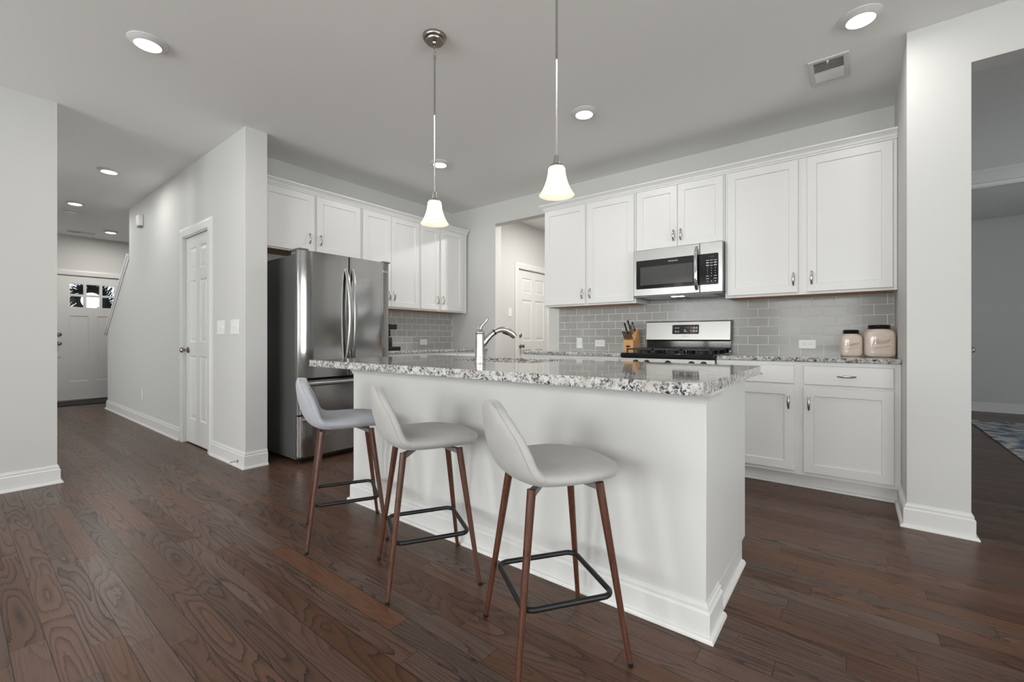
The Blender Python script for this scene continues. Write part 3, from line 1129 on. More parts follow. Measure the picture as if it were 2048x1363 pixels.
# tile backsplashes: one mesh of bevelled tiles on a grout bed
def backsplash(label, loc, rotz, length, z0, z1, joint, parity, xmax_open=None):
    root = thing('tile_backsplash', label, 'backsplash', loc, rotz, 'gray tile backsplashes')
    MB().box(0, -0.0070, z0, length, -0.0005, z1).build('grout', 'grout', root)
    m = MB()
    tw, th, g = 0.1525, 0.0763, 0.0038
    rgn = random.Random(5)
    k = 0
    while z0 + k * th < z1 - 0.01:
        a, b = z0 + k * th + g / 2, min(z0 + (k + 1) * th, z1) - g / 2
        off = joint + (tw / 2 if (k + parity) % 2 else 0)
        x = off - math.ceil(off / tw) * tw - tw
        while x < length:
            xa, xb = max(x, 0) + g / 2, min(x + tw, length) - g / 2
            x += tw
            if xb - xa < 0.008:
                continue
            e = 0.0018
            ty = [rgn.uniform(-0.0004, 0.0004) for _ in range(4)]
            y0, y1 = -0.004, -0.0085
            vs_ = [(xa, y0, a), (xb, y0, a), (xb, y0, b), (xa, y0, b),
                   (xa, y1 + e, a), (xb, y1 + e, a), (xb, y1 + e, b), (xa, y1 + e, b),
                   (xa + e, y1 + ty[0], a + e), (xb - e, y1 + ty[0] + ty[1], a + e), (xb - e, y1 + ty[0] + ty[1] + ty[2], b - e), (xa + e, y1 + ty[0] + ty[2], b - e)]
            fs = [(8, 9, 10, 11)] + [(q, (q + 1) % 4, 4 + (q + 1) % 4, 4 + q) for q in range(4)] + [(4 + q, 4 + (q + 1) % 4, 8 + (q + 1) % 4, 8 + q) for q in range(4)]
            m.add(vs_, fs)
        k += 1
    m.build('tiles', 'tile', root, smooth=False)
    return root


backsplash('glossy gray subway tile backsplash behind the gas range', (-2.63, YR, 0), 0, 2.857, 0.914, 1.4285, 0.037 + 2.63, 1)
backsplash('glossy gray subway tile backsplash on the fridge wall', (XF, 2.66, 0), R(90), 1.585, 0.914, 1.3715, 0.05, 0)

# ------------------------------------------------------------------ island
IX0, IX1, IY0, IY1 = -2.57, -0.408, 1.625, 2.345
isl = thing('kitchen_island', 'large white painted kitchen island with panelled end, behind the bar stools', 'island', ((IX0 + IX1) / 2, (IY0 + IY1) / 2, 0))
ox, oy = (IX0 + IX1) / 2, (IY0 + IY1) / 2


def isl_mb():
    m = MB()
    m.o = (ox, oy)
    return m


def shift(m, dx_, dy_, dz_=0):
    m.v = [(p[0] - dx_, p[1] - dy_, p[2] - dz_) for p in m.v]
    return m


m = MB().box(IX0, IY0, 0, IX1, 1.80, 0.876)
shift(m, ox, oy).build('front_wall', 'island', isl, bevel=0.0015, seg=1)
m = MB().box(IX0 + 0.015, 1.80, 0.1, IX0 + 0.035, IY1, 0.876).box(IX1 - 0.026, 1.80, 0.1, IX1 - 0.006, IY1, 0.876).box(IX0 + 0.035, IY1 - 0.02, 0.1, IX1 - 0.026, IY1, 0.876).box(IX0 + 0.035, 1.80, 0.1, IX1 - 0.026, IY1 - 0.02, 0.12).box(IX0 + 0.015, 1.80, 0, IX1 - 0.006, IY1 - 0.07, 0.1)
shift(m, ox, oy).build('cabinet_body', 'island', isl, bevel=0.0015, seg=1)
BI = [(o, z * 0.93) for (o, z) in BB]
m = MB().sweep([(IX0, 1.80), (IX0, IY0), (IX1, IY0), (IX1, 1.80)], BI, 1)
shift(m, ox, oy).build('baseboard', 'trim', isl, ang=30)
QR = [(0, 0), (0.017, 0), (0.016, 0.009), (0.010, 0.016), (0, 0.019)]
m = MB().sweep([(IX1 - 0.006, 1.832), (IX1 - 0.006, IY1 - 0.072)], QR, 1)
shift(m, ox, oy).build('quarter_round', 'trim', isl, ang=30)
# bed moulding under the overhang
CV = [(0, 0.815), (0.004, 0.815), (0.006, 0.824), (0.012, 0.838), (0.020, 0.846), (0.022, 0.856), (0.022, 0.8765), (0, 0.8765)]
m = MB().sweep([(IX0, 1.80), (IX0, IY0), (IX1, IY0), (IX1, 1.80)], CV, 1)
shift(m, ox, oy).build('bed_moulding', 'trim', isl, ang=30)
# doors on the working side
for k in range(4):
    x0 = 0.03 + k * 0.53
    dd = shaker(x0, x0 + 0.50, 0.13, 0.84)
    dd.v = [((IX1 - 0.006 - p[0]) - ox, (IY1 - p[1]) - oy, p[2]) for p in dd.v]
    do = dd.build('door', 'island', isl, smooth=False)
    hm = MB()
    hx = IX1 - 0.006 - (x0 + (0.47 if k % 2 == 0 else 0.03)) - ox
    hm.tube([(hx, IY1 - oy + 0.02 + 0.012 + 0.016 * (1 - abs(s) ** 2.4), 0.73 + s * 0.049) for s in [-1 + i / 6 for i in range(13)]], 0.006, 8)
    hm.cyl((hx, IY1 - oy + 0.02, 0.69), (hx, IY1 - oy + 0.036, 0.69), 0.005, n=8).cyl((hx, IY1 - oy + 0.02, 0.77), (hx, IY1 - oy + 0.036, 0.77), 0.005, n=8)
    hm.build('handle', 'nickel', do)

# island worktop with sink cut-out
SX0, SX1, SY0, SY1 = -1.95, -1.34, 1.862, 2.28
TX0, TX1, TY0, TY1 = -2.60, -0.348, 1.335, 2.375
outer = rounded_rect(TX0, TY0, TX1, TY1, (0.03, 0.05, 0.03, 0.03))
inner = rounded_rect(SX0, SY0, SX1, SY1, (0.09, 0.09, 0.09, 0.09))
bm = bmesh.new()


def ring_edges(pts):
    vv = [bm.verts.new((p[0], p[1], 0.914)) for p in pts]
    return [bm.edges.new((vv[i], vv[(i + 1) % len(vv)])) for i in range(len(vv))]


ee = ring_edges(outer) + ring_edges(inner)
bmesh.ops.triangle_fill(bm, use_beauty=True, use_dissolve=False, edges=ee)
ext = bmesh.ops.extrude_face_region(bm, geom=bm.faces[:])
bmesh.ops.translate(bm, vec=(0, 0, -0.037), verts=[g for g in ext['geom'] if isinstance(g, bmesh.types.BMVert)])
bmesh.ops.recalc_face_normals(bm, faces=bm.faces)
me = bpy.data.meshes.new('worktop')
bm.to_mesh(me)
bm.free()
wt = bpy.data.objects.new('worktop', me)
COL.objects.link(wt)
me.materials.append(M['granite'])
bv = wt.modifiers.new('bevel', 'BEVEL')
bv.width = 0.009
bv.segments = 4
bv.limit_method = 'ANGLE'
bv.angle_limit = R(50)
me.shade_smooth()
me.set_sharp_from_angle(angle=R(30))
tag(wt, 'large granite worktop of the kitchen island with an overhang above the stools', 'worktop', G_C)
# sink basin under the cut-out
sk = thing('kitchen_sink', 'steel undermount sink set in the island worktop behind the faucet', 'sink', ((SX0 + SX1) / 2, (SY0 + SY1) / 2, 0.68))
m = MB()
a = rounded_rect(SX0 - 0.012, SY0 - 0.012, SX1 + 0.012, SY1 + 0.012, (0.1,) * 4)
b_ = rounded_rect(SX0 + 0.004, SY0 + 0.004, SX1 - 0.004, SY1 - 0.004, (0.085,) * 4)
c_ = rounded_rect(SX0 + 0.03, SY0 + 0.03, SX1 - 0.03, SY1 - 0.03, (0.07,) * 4)
n = len(a)
vs_ = [(p[0], p[1], 0.8765) for p in a] + [(p[0], p[1], 0.8765) for p in b_] + [(p[0], p[1], 0.715) for p in b_] + [(p[0], p[1], 0.69) for p in c_]
fs = []
for s in range(3):
    for q in range(n):
        fs.append((s * n + q, s * n + (q + 1) % n, (s + 1) * n + (q + 1) % n, (s + 1) * n + q))
fs.append(tuple(3 * n + q for q in range(n)))
m.add(vs_, fs)
shift(m, (SX0 + SX1) / 2, (SY0 + SY1) / 2, 0.68).build('basin', 'steel', sk)
MB().lathe([(0.045, 0.011), (0.045, 0.014), (0.03, 0.013), (0, 0.012)], (0, 0, 0), 20).build('drain', 'chrome', sk)

# faucet
fa = thing('kitchen_faucet', 'brushed nickel pull-out faucet with curved lever on the island worktop', 'faucet', (-1.64, 1.818, 0.9142), R(50))
MB().lathe([(0, 0), (0.031, 0), (0.031, 0.004), (0.0285, 0.012), (0.0285, 0.015), (0.030, 0.017), (0.030, 0.025), (0.0275, 0.028), (0.0268, 0.040), (0.0262, 0.060), (0.0255, 0.110), (0.0250, 0.150), (0.0250, 0.156), (0.027, 0.159), (0.027, 0.163), (0.023, 0.170), (0.014, 0.178), (0, 0.181)], (0, 0, 0), 32).build('body', 'nickel', fa)
# local +x is the spout direction
hp = [(-0.004, 0, 0.170), (0.000, 0, 0.186), (0.010, 0, 0.202), (0.024, 0, 0.215), (0.036, 0, 0.228), (0.041, 0, 0.243), (0.038, 0, 0.252)]
MB().tube(hp, [0.016, 0.012, 0.0085, 0.008, 0.0085, 0.008, 0.004], 12, flat=((0, 1, 0), 0.8)).build('lever', 'nickel', fa)
nb = [(0.010, 0, 0.080), (0.022, 0, 0.098), (0.038, 0, 0.124), (0.058, 0, 0.146), (0.078, 0, 0.162)]
MB().tube(nb, [0.010, 0.014, 0.0165, 0.0155, 0.0145], 14).build('spout', 'nickel', fa)
MB().tube([(0.077, 0, 0.1615), (0.084, 0, 0.166)], 0.0165, 14).build('collar', 'black_plastic', fa)
hd = [(0.083, 0, 0.1655), (0.102, 0, 0.175), (0.125, 0, 0.179), (0.150, 0, 0.175), (0.172, 0, 0.163), (0.190, 0, 0.148), (0.200, 0, 0.138)]
MB().tube(hd, [0.0148, 0.0155, 0.0165, 0.018, 0.0195, 0.019, 0.0155], 16).build('spray_head', 'nickel', fa)
MB().tube([(0.128, 0, 0.1615), (0.146, 0, 0.1575), (0.162, 0, 0.149)], [0.005, 0.0065, 0.005], 10).build('button', 'black_plastic', fa)

# ------------------------------------------------------------------ refrigerator (local faces -y, rotated to face +x)
fr = thing('refrigerator', 'tall stainless steel french door refrigerator against the side wall', 'refrigerator', (-3.59, 1.775, 0), R(90))
FW = 0.905


def arcfront(x0, x1, y_edge, bulge, t, rl=0.006, rr=0.006, n=36):
    """plan polygon of a door: convex front from the shared curve of the whole fridge"""
    def fy(x):
        s = (x - FW / 2) / (FW / 2)
        e = max(0.0, 0.12 - min(x, FW - x)) / 0.12
        return y_edge + bulge * s * s + 0.026 * e * e
    pts = []
    for k in range(n + 1):
        x = x0 + (x1 - x0) * k / n
        pts.append((x, fy(x)))
    pts[0] = (x0 + rl * 0.3, fy(x0) + rl * 0.35)
    pts.insert(1, (x0 + rl, fy(x0 + rl)))
    pts.insert(0, (x0, fy(x0) + rl))
    pts[-1] = (x1 - rr * 0.3, fy(x1) + rr * 0.35)
    pts.insert(-1, (x1 - rr, fy(x1 - rr)))
    pts.append((x1, fy(x1) + rr))
    pts += [(x1, t), (x0, t)]
    # keep x monotonic
    return pts


MB().box(0.004, 0.070, 0.035, FW - 0.004, 0.715, 1.742).build('case', 'steel_case', fr, bevel=0.004)
MB().box(0.02, 0.062, 0.06, FW - 0.02, 0.0695, 1.735).build('gasket', 'dark_void', fr)
dl = MB().prism(arcfront(0.003, FW / 2 - 0.004, 0.0, 0.008, 0.066), 0.712, 1.776).build('door', 'steel_v', fr, ang=28)
dr = MB().prism(arcfront(FW / 2 + 0.004, FW - 0.003, 0.0, 0.008, 0.066), 0.712, 1.776).build('door', 'steel_v', fr, ang=28)
dw1 = MB().prism(arcfront(0.003, FW - 0.003, 0.0, 0.008, 0.066), 0.408, 0.690).build('freezer_drawer', 'steel_v', fr, ang=28)
dw2 = MB().prism(arcfront(0.003, FW - 0.003, 0.0, 0.008, 0.066), 0.058, 0.396).build('freezer_drawer', 'steel_v', fr, ang=28)


def bow(p_fn, parent, n=21, wide=0.017):
    path = [p_fn(-1 + 2 * i / (n - 1)) for i in range(n)]
    return path


for (sx, par) in ((-1, dl), (1, dr)):
    xh = FW / 2 + sx * 0.034
    path, rs = [], []
    for i in range(25):
        s = -1 + 2 * i / 24
        bowy = 0.062 * (1 - s * s) ** 0.75
        path.append((xh + sx * 0.0 - sx * 0.010 * (1 - s * s), 0.001 - bowy, 1.245 + s * 0.415))
        rs.append(0.0165)
    MB().tube(path, rs, 12, flat=((0, 1, 0), 0.55)).build('handle', 'steel', par)
for par, zt, bw in ((dw1, 0.660, 0.028), (dw2, 0.366, 0.028)):
    path = []
    for i in range(21):
        s = -1 + 2 * i / 20
        path.append((FW / 2 + s * (FW / 2 - 0.03), 0.010 - 0.010 - bw * (1 - s ** 8), zt))
    MB().tube(path, 0.019, 10, flat=((0, 1, 0), 0.5)).build('handle', 'steel', par)
for x in (0.0, FW - 0.085):
    MB().box(x, 0.010, 1.7765, x + 0.085, 0.16, 1.790).box(x + 0.01, 0.072, 1.743, x + 0.075, 0.16, 1.777).build('hinge_cover', 'gray_metal', fr, bevel=0.004)
for x in (0.06, FW - 0.06):
    for yy in (0.12, 0.62):
        MB().lathe([(0, 0), (0.018, 0), (0.018, 0.016), (0.01, 0.018), (0.01, 0.04)], (x, yy, 0), 14).build('foot', 'rubber', fr)
MB().box(0.02, 0.085, 0.012, FW - 0.02, 0.10, 0.040).build('base_grille', 'black_plastic', fr)
lg = MB().lathe([(0, 0), (0.013, 0), (0.013, 0.0008), (0, 0.0008)], (FW - 0.096, 0.0075, 1.690), 20, '-y')
lg.text('LG', 0.030, at(FW - 0.055, 0.0085, 1.690), 0.0006)
lg.build('logo', 'print', dr)

# ------------------------------------------------------------------ gas range
RX0, RX1 = -1.601, -0.842
rg = thing('gas_range', 'stainless steel gas range with black cooktop under the microwave', 'range', ((RX0 + RX1) / 2, 3.60, 0))
hw = (RX1 - RX0) / 2
MB().box(-hw, 0.03, 0.09, hw, 0.635, 0.872).box(-hw + 0.03, 0.07, 0, hw - 0.03, 0.60, 0.09).build('body', 'gray_metal', rg, bevel=0.002)
MB().prism([(0.03, 0.79), (-0.012, 0.795), (0.004, 0.878), (0.03, 0.878)], -hw, hw, 'x').build('control_fascia', 'steel', rg, bevel=0.003)
MB().box(-hw - 0.001, -0.010, 0.879, hw + 0.001, 0.60, 0.920).build('cooktop', 'black_gloss', rg, bevel=0.008, seg=3)
for x in (-0.245, -0.150, 0.025, 0.21, 0.30):
    k = MB().lathe([(0, -0.002), (0.026, -0.002), (0.026, 0.004), (0.0225, 0.008), (0.0205, 0.028), (0.017, 0.031), (0, 0.031)], (x, -0.006, 0.838), 20, '-y')
    k.box(x - 0.004, -0.044, 0.818, x + 0.004, -0.034, 0.858)
    k.build('knob', 'black_plastic', rg)
od = MB().box(-hw + 0.004, -0.012, 0.235, hw - 0.004, 0.029, 0.785).build('oven_door', 'steel', rg, bevel=0.004)
MB().box(-0.26, -0.0135, 0.36, 0.26, -0.0115, 0.64).build('oven_window', 'dark_glass', od)
MB().cyl((-hw + 0.05, -0.055, 0.735), (hw - 0.05, -0.055, 0.735), 0.011, n=14).cyl((-hw + 0.07, -0.055, 0.735), (-hw + 0.07, -0.011, 0.735), 0.009, n=10).cyl((hw - 0.07, -0.055, 0.735), (hw - 0.07, -0.011, 0.735), 0.009, n=10).build('handle', 'steel', od)
MB().box(-hw + 0.004, -0.010, 0.095, hw - 0.004, 0.029, 0.228).build('bottom_drawer', 'steel', rg, bevel=0.004)
for k in range(3):
    g = MB()
    x0, x1 = -hw + 0.03 + k * 0.2335, -hw + 0.03 + (k + 1) * 0.2335 - 0.006
    y0, y1 = 0.045, 0.545
    bz0, bz1 = 0.944, 0.957
    for yy in (y0, (y0 + y1) / 2 - 0.006, y1 - 0.012):
        g.box(x0, yy, bz0, x1, yy + 0.012, bz1)
    for xx in (x0, x1 - 0.012):
        g.box(xx, y0, bz0, xx + 0.012, y1, bz1)
    for cy in (y0 + 0.125, y1 - 0.125):
        cxm = (x0 + x1) / 2
        g.box(cxm - 0.005, cy - 0.115, bz0, cxm + 0.005, cy - 0.035, bz1).box(cxm - 0.005, cy + 0.035, bz0, cxm + 0.005, cy + 0.115, bz1)
        g.box(x0, cy - 0.005, bz0, cxm - 0.035, cy + 0.005, bz1).box(cxm + 0.035, cy - 0.005, bz0, x1, cy + 0.005, bz1)
    for xx in (x0, (x0 + x1) / 2 - 0.006, x1 - 0.012):
        for yy in (y0, (y0 + y1) / 2 - 0.006, y1 - 0.012):
            g.box(xx, yy, 0.9203, xx + 0.012, yy + 0.012, bz0 + 0.002)
    g.build('grate', 'cast_iron', rg, bevel=0.002)
    for cy in (0.17, 0.42):
        MB().lathe([(0, 0.9203), (0.045, 0.9203), (0.045, 0.929), (0.036, 0.931), (0.036, 0.939), (0.03, 0.942), (0, 0.942)], ((x0 + x1) / 2, cy, 0), 20).build('burner', 'cast_iron', rg)
# backguard
MB().prism([(0.600, 0.921), (0.630, 0.921), (0.630, 1.203), (0.588, 1.203), (0.578, 1.195), (0.560, 1.030), (0.575, 1.022), (0.600, 1.010)], -hw + 0.006, hw - 0.006, 'x').build('backguard', 'steel', rg, bevel=0.002)
MB().box(-hw + 0.006, 0.585, 0.9205, hw - 0.006, 0.5995, 1.020).build('splash_panel', 'black_gloss', rg)
MB().prism([(0.5755, 1.028), (0.630, 1.028), (0.630, 1.204), (0.590, 1.204)], hw - 0.0055, hw - 0.001, 'x').build('end_cap', 'gray_metal', rg)
MB().prism([(0.5755, 1.028), (0.630, 1.028), (0.630, 1.204), (0.590, 1.204)], -hw + 0.001, -hw + 0.0055, 'x').build('end_cap', 'gray_metal', rg)
# display tilted with the guard face
tilt = math.atan2(0.578 - 0.560, 1.195 - 1.030)


def on_guard(x, z, off=0.0):
    yy = 0.560 + (z - 1.030) * math.tan(tilt) - off
    return Matrix.Translation((x, yy, z)) @ Matrix.Rotation(-tilt, 4, 'X') @ FACE


dp = MB().prism(rounded_rect(-0.118, -0.043, 0.118, 0.043, (0.008,) * 4, 3), 0.0, 0.003)
mtx = on_guard(-0.005, 1.125, 0.0)
dp.v = [tuple(mtx @ Vector(p)) for p in dp.v]
disp = dp.build('display', 'black_gloss', rg)
pm = MB()
mk = lambda dx_, dz_: on_guard(-0.005 + dx_, 1.125 + dz_, 0.0034)
pm.text('12:02', 0.019, mk(0.014, 0.018), 0.0001)


class Marks:
    def add(self, v, f):
        MB().add(v, f).build('button_mark', 'print', disp, smooth=False)


pm2 = Marks()
for dx_ in (-0.087, -0.064):
    q = MB().box(-0.008, -0.0025, 0, 0.008, 0.0025, 0.0002)
    pm2.add([tuple(mk(dx_, 0.014) @ Vector(p)) for p in q.v], q.f)
    for (ax, az) in ((0, 0.004), (-0.005, -0.004), (0.005, -0.004)):
        q = MB().box(-0.003, -0.003, 0, 0.003, 0.003, 0.0002)
        pm2.add([tuple(mk(dx_ + ax, -0.018 + az) @ Vector(p)) for p in q.v], q.f)
for (dz_, lw) in ((-0.002, 0.006), (-0.010, 0.009), (-0.020, 0.014)):
    q = MB().box(0, -0.002, 0, lw * 2, 0.002, 0.0002)
    pm2.add([tuple(mk(-0.012, dz_) @ Vector(p)) for p in q.v], q.f)
for (dx_, dz_, up_) in ((0.050, 0.016, 1), (0.049, -0.014, -1)):
    pm2.add([tuple(mk(dx_, dz_) @ Vector(p)) for p in ((-0.006, -0.004 * up_, 0.0002), (0.006, -0.004 * up_, 0.0002), (0, 0.005 * up_, 0.0002))], [(0, 1, 2)])
for dx_ in (0.075, 0.098):
    for dz_ in (0.014, -0.015):
        for row_ in (-0.004, 0.004):
            q = MB().box(-0.008, -0.0025, 0, 0.008, 0.0025, 0.0002)
            pm2.add([tuple(mk(dx_, dz_ + row_) @ Vector(p)) for p in q.v], q.f)
pm.build('clock_digits', 'gray_print', disp, smooth=False)
MB().text('FRIGIDAIRE', 0.013, on_guard(-0.005, 1.063, 0.0005), 0.0003).build('logo', 'gray_print', rg, smooth=False)

# ------------------------------------------------------------------ microwave
mw = thing('microwave', 'stainless steel over-the-range microwave with black window', 'microwave', ((RX0 + RX1) / 2, 3.865, 1.425))
MB().box(-hw + 0.003, 0.026, 0.004, hw - 0.003, 0.379, 0.4155).build('case', 'gray_metal', mw, bevel=0.002)
MB().box(-hw + 0.006, 0.006, -0.014, hw - 0.006, 0.36, 0.0035).build('base_plate', 'gray_metal', mw, bevel=0.003)
MB().box(-hw + 0.08, 0.05, -0.0155, -0.06, 0.30, -0.0142).box(0.06, 0.05, -0.0155, hw - 0.08, 0.30, -0.0142).build('grease_filter', 'steel', mw)
MB().box(-0.05, 0.04, -0.0165, 0.05, 0.10, -0.0143).build('hood_lamp', 'hood_light', mw)
xs_split = 0.200
dm = MB().box(-hw + 0.002, 0.0, 0.0, xs_split - 0.001, 0.0255, 0.412).build('door', 'steel', mw, bevel=0.004)
cpn = MB().box(xs_split + 0.001, 0.0, 0.0, hw - 0.002, 0.0255, 0.412).build('control_panel', 'steel', mw, bevel=0.004)
MB().prism(rounded_rect(-hw + 0.030, 0.062, xs_split - 0.002, 0.318, (0.008, 0.002, 0.002, 0.008), 3), -0.0025, 0.0012, 'y').build('window_border', 'black_gloss', dm)
MB().prism(rounded_rect(-hw + 0.068, 0.095, 0.145, 0.258, (0.003,) * 4, 2), -0.0034, -0.0022, 'y').build('window', 'mw_window', dm)
hp = []
for i in range(19):
    s = -1 + 2 * i / 18
    hp.append((0.176, -0.002 - 0.038 * (1 - s ** 4), 0.206 + s * 0.176))
MB().tube(hp, 0.014, 12, flat=((0, 1, 0), 0.6)).build('handle', 'chrome', dm)
MB().text('FRIGIDAIRE', 0.016, at(-0.02, -0.0030, 0.290), 0.0003).build('logo', 'print', dm, smooth=False)
kp = MB().prism(rounded_rect(xs_split + 0.002, 0.062, hw - 0.034, 0.318, (0.002, 0.008, 0.008, 0.002), 3), -0.0025, 0.0012, 'y').build('keypad', 'black_gloss', cpn)
km = MB()
for r_ in range(9):
    for c_i in range(3):
        z = 0.262 - r_ * 0.0215
        x = xs_split + 0.062 + c_i * 0.030
        if 3 <= r_ <= 5:
            km.text(str((r_ - 3) * 3 + c_i + 1), 0.013, at(x, -0.0029, z), 0.0002)
        elif r_ == 6 and c_i == 1:
            km.text('0', 0.013, at(x, -0.0029, z), 0.0002)
        elif r_ in (7,) and c_i == 1:
            continue
        elif r_ == 8:
            km.box(x - 0.005, -0.0029, z - 0.002, x + 0.005, -0.0026, z + 0.002)
        else:
            km.box(x - 0.011, -0.0029, z - 0.002, x + 0.011, -0.0026, z + 0.002)
            if r_ in (1, 2) and c_i != 1:
                km.box(x - 0.009, -0.0029, z + 0.004, x + 0.009, -0.0026, z + 0.0065)
o = km.build('key_marks', 'print', kp if False else cpn, smooth=False)
MB().text('12:02', 0.017, at(xs_split + 0.092, -0.0029, 0.291), 0.0002).build('clock_digits', 'dim_print', cpn, smooth=False)

# ------------------------------------------------------------------ worktop objects
# knife block
kb = thing('knife_block', 'blond wood knife block with black handled knives beside the gas range', 'knife block', (-1.708, 4.0, 0.9142), R(-4))
MB().prism([(0.0, 0), (0.165, 0), (0.12, 0.215), (0.075, 0.190), (0.035, 0.118), (0.0, 0.112)], -0.052, 0.052, 'x').build('block', 'block_wood', kb, bevel=0.003)
bd = MB().prism([(0.024 * math.cos(t * PI / 10), 0.010 * math.sin(t * PI / 10)) for t in range(20)], -0.0015, 0.001, 'y')
bd.v = [(p[0], p[1], p[2] + 0.052) for p in bd.v]
bd.build('badge', 'black_plastic', kb)


def knife(x, y, z, lean, ln_, r, big):
    d_ = Vector((lean, -0.42, 0.9)).normalized()
    p0 = Vector((x, y, z))
    k = MB()
    k.tube([p0, p0 + d_ * ln_ * 0.3, p0 + d_ * ln_ * 0.75, p0 + d_ * ln_], [r * 0.8, r, r * 0.9, r * 1.15], 10, flat=((1, 0, 0), 0.6))
    o = k.build('knife_handle', 'black_plastic', kb)
    MB().tube([p0 + d_ * (ln_ + 0.0002), p0 + d_ * (ln_ + 0.005)], r * (1.05 if big else 1.1), 10, flat=((1, 0, 0), 0.7)).tube([p0 - d_ * 0.006, p0 - d_ * 0.0002], r * 0.85, 8, flat=((1, 0, 0), 0.6)).build('bolster', 'chrome', o)


for i in range(6):
    knife(-0.040 + i * 0.0155, 0.018, 0.1215, -0.16, 0.080, 0.0068, False)
for (x, y, z, ln_) in ((-0.034, 0.062, 0.170, 0.115), (-0.004, 0.075, 0.192, 0.118), (0.030, 0.085, 0.199, 0.092), (-0.020, 0.095, 0.203, 0.075)):
    knife(x, y, z, -0.10, ln_, 0.0105, True)
sc_ = MB()
for sx in (-1, 1):
    c0 = Vector((0.012 + sx * 0.013, 0.045, 0.235))
    sc_.tube([c0 + Vector((0.011 * math.cos(t * PI / 8), -0.012 * math.sin(t * PI / 8), 0.028 * math.sin(t * PI / 8))) for t in range(16)], 0.0042, 6, closed=True)
sc_.tube([(0.010, 0.062, 0.170), (0.012, 0.050, 0.210)], 0.008, 8)
sc_.build('scissors_handle', 'gray_metal', kb)


def canister(label, loc, s, hb, word, rotz):
    ca = thing('canister', label, 'canister', loc, rotz, 'cream canisters')
    m = MB()
    lv = [(0.0, 0.80), (0.004, 0.90), (0.012, 0.97), (0.03, 1.0), (hb * 0.72, 1.0), (hb * 0.84, 0.97), (hb * 0.93, 0.86), (hb * 0.97, 0.74), (hb, 0.72)]
    vs_, fs = [], []
    n = 40
    for (z, k) in lv:
        e = 4.5 if k > 0.9 else 4.5 - (0.9 - k) * 14
        e = max(e, 2.0)
        for j in range(n):
            th = 2 * PI * j / n
            c, s_ = math.cos(th), math.sin(th)
            r = s * k / (abs(c) ** e + abs(s_) ** e) ** (1 / e)
            vs_.append((r * c, r * s_, z))
    for i in range(len(lv) - 1):
        for j in range(n):
            fs.append((i * n + j, i * n + (j + 1) % n, (i + 1) * n + (j + 1) % n, (i + 1) * n + j))
    fs += [tuple(range(n))[::-1], tuple((len(lv) - 1) * n + j for j in range(n))]
    m.add(vs_, fs).build('jar', 'ceramic', ca, ang=60)
    r = s * 0.745
    lid = [(0, hb + 0.0005), (r, hb + 0.0005)]
    for q in range(4):
        lid += [(r + 0.002, hb + 0.002 + q * 0.006), (r - 0.0005, hb + 0.005 + q * 0.006)]
    lid += [(r + 0.001, hb + 0.027), (r - 0.004, hb + 0.029), (0, hb + 0.0295)]
    MB().lathe(lid, (0, 0, 0), 36).build('lid', 'black_gloss', ca)
    tmx = Matrix.Translation((-0.006, -s * 1.001 - 0.0008, hb * 0.55)) @ FACE @ Matrix.Rotation(R(8), 4, 'Z')
    t = MB().text(word, s * 0.56, tmx, 0.0012, shear=0.35)
    ul = Matrix.Translation((0, -s * 1.001 - 0.0008, hb * 0.36)) @ FACE @ Matrix.Rotation(R(12), 4, 'Z')
    q = MB().box(-s * 0.5, -0.0012, -0.001, s * 0.5, 0.0012, 0.001)
    t.add([tuple(ul @ Vector(p)) for p in q.v], q.f)
    t.build('lettering', 'ceramic_mark', ca, smooth=False)
    tk = MB()
    for i in range(6):
        z = hb * 0.18 + i * hb * 0.10
        tk.box(s * 1.0, -0.008, z, s * 1.0 + 0.0012, 0.008, z + 0.002)
    tk.build('measure_marks', 'ceramic_mark', ca, smooth=False)
    return ca


canister('smaller cream canister lettered Sugar with a black lid', (-0.022, 4.02, 0.9142), 0.062, 0.162, 'Sugar', R(12))
canister('larger cream canister lettered Flour with a black lid, against the column', (0.134, 3.99, 0.9142), 0.082, 0.194, 'Flour', R(8))

# coffee maker half hidden behind the refrigerator
cm_ = thing('coffee_maker', 'black coffee maker on the corner worktop, half hidden by the refrigerator', 'coffee maker', (-4.12, 2.975, 0.9142))
MB().box(-0.10, -0.11, 0, 0.13, 0.135, 0.038).build('base', 'black_plastic', cm_, bevel=0.006)
MB().box(-0.10, -0.09, 0.0385, -0.0, 0.095, 0.225).build('water_tank', 'black_plastic', cm_, bevel=0.008)
MB().box(-0.10, -0.09, 0.2255, 0.12, 0.095, 0.29).build('head', 'black_plastic', cm_, bevel=0.010)
MB().lathe([(0, 0.0385), (0.055, 0.0385), (0.06, 0.06), (0.056, 0.13), (0.042, 0.155), (0.044, 0.165), (0, 0.165)], (0.06, 0.0, 0), 24).build('carafe', 'dark_glass', cm_)


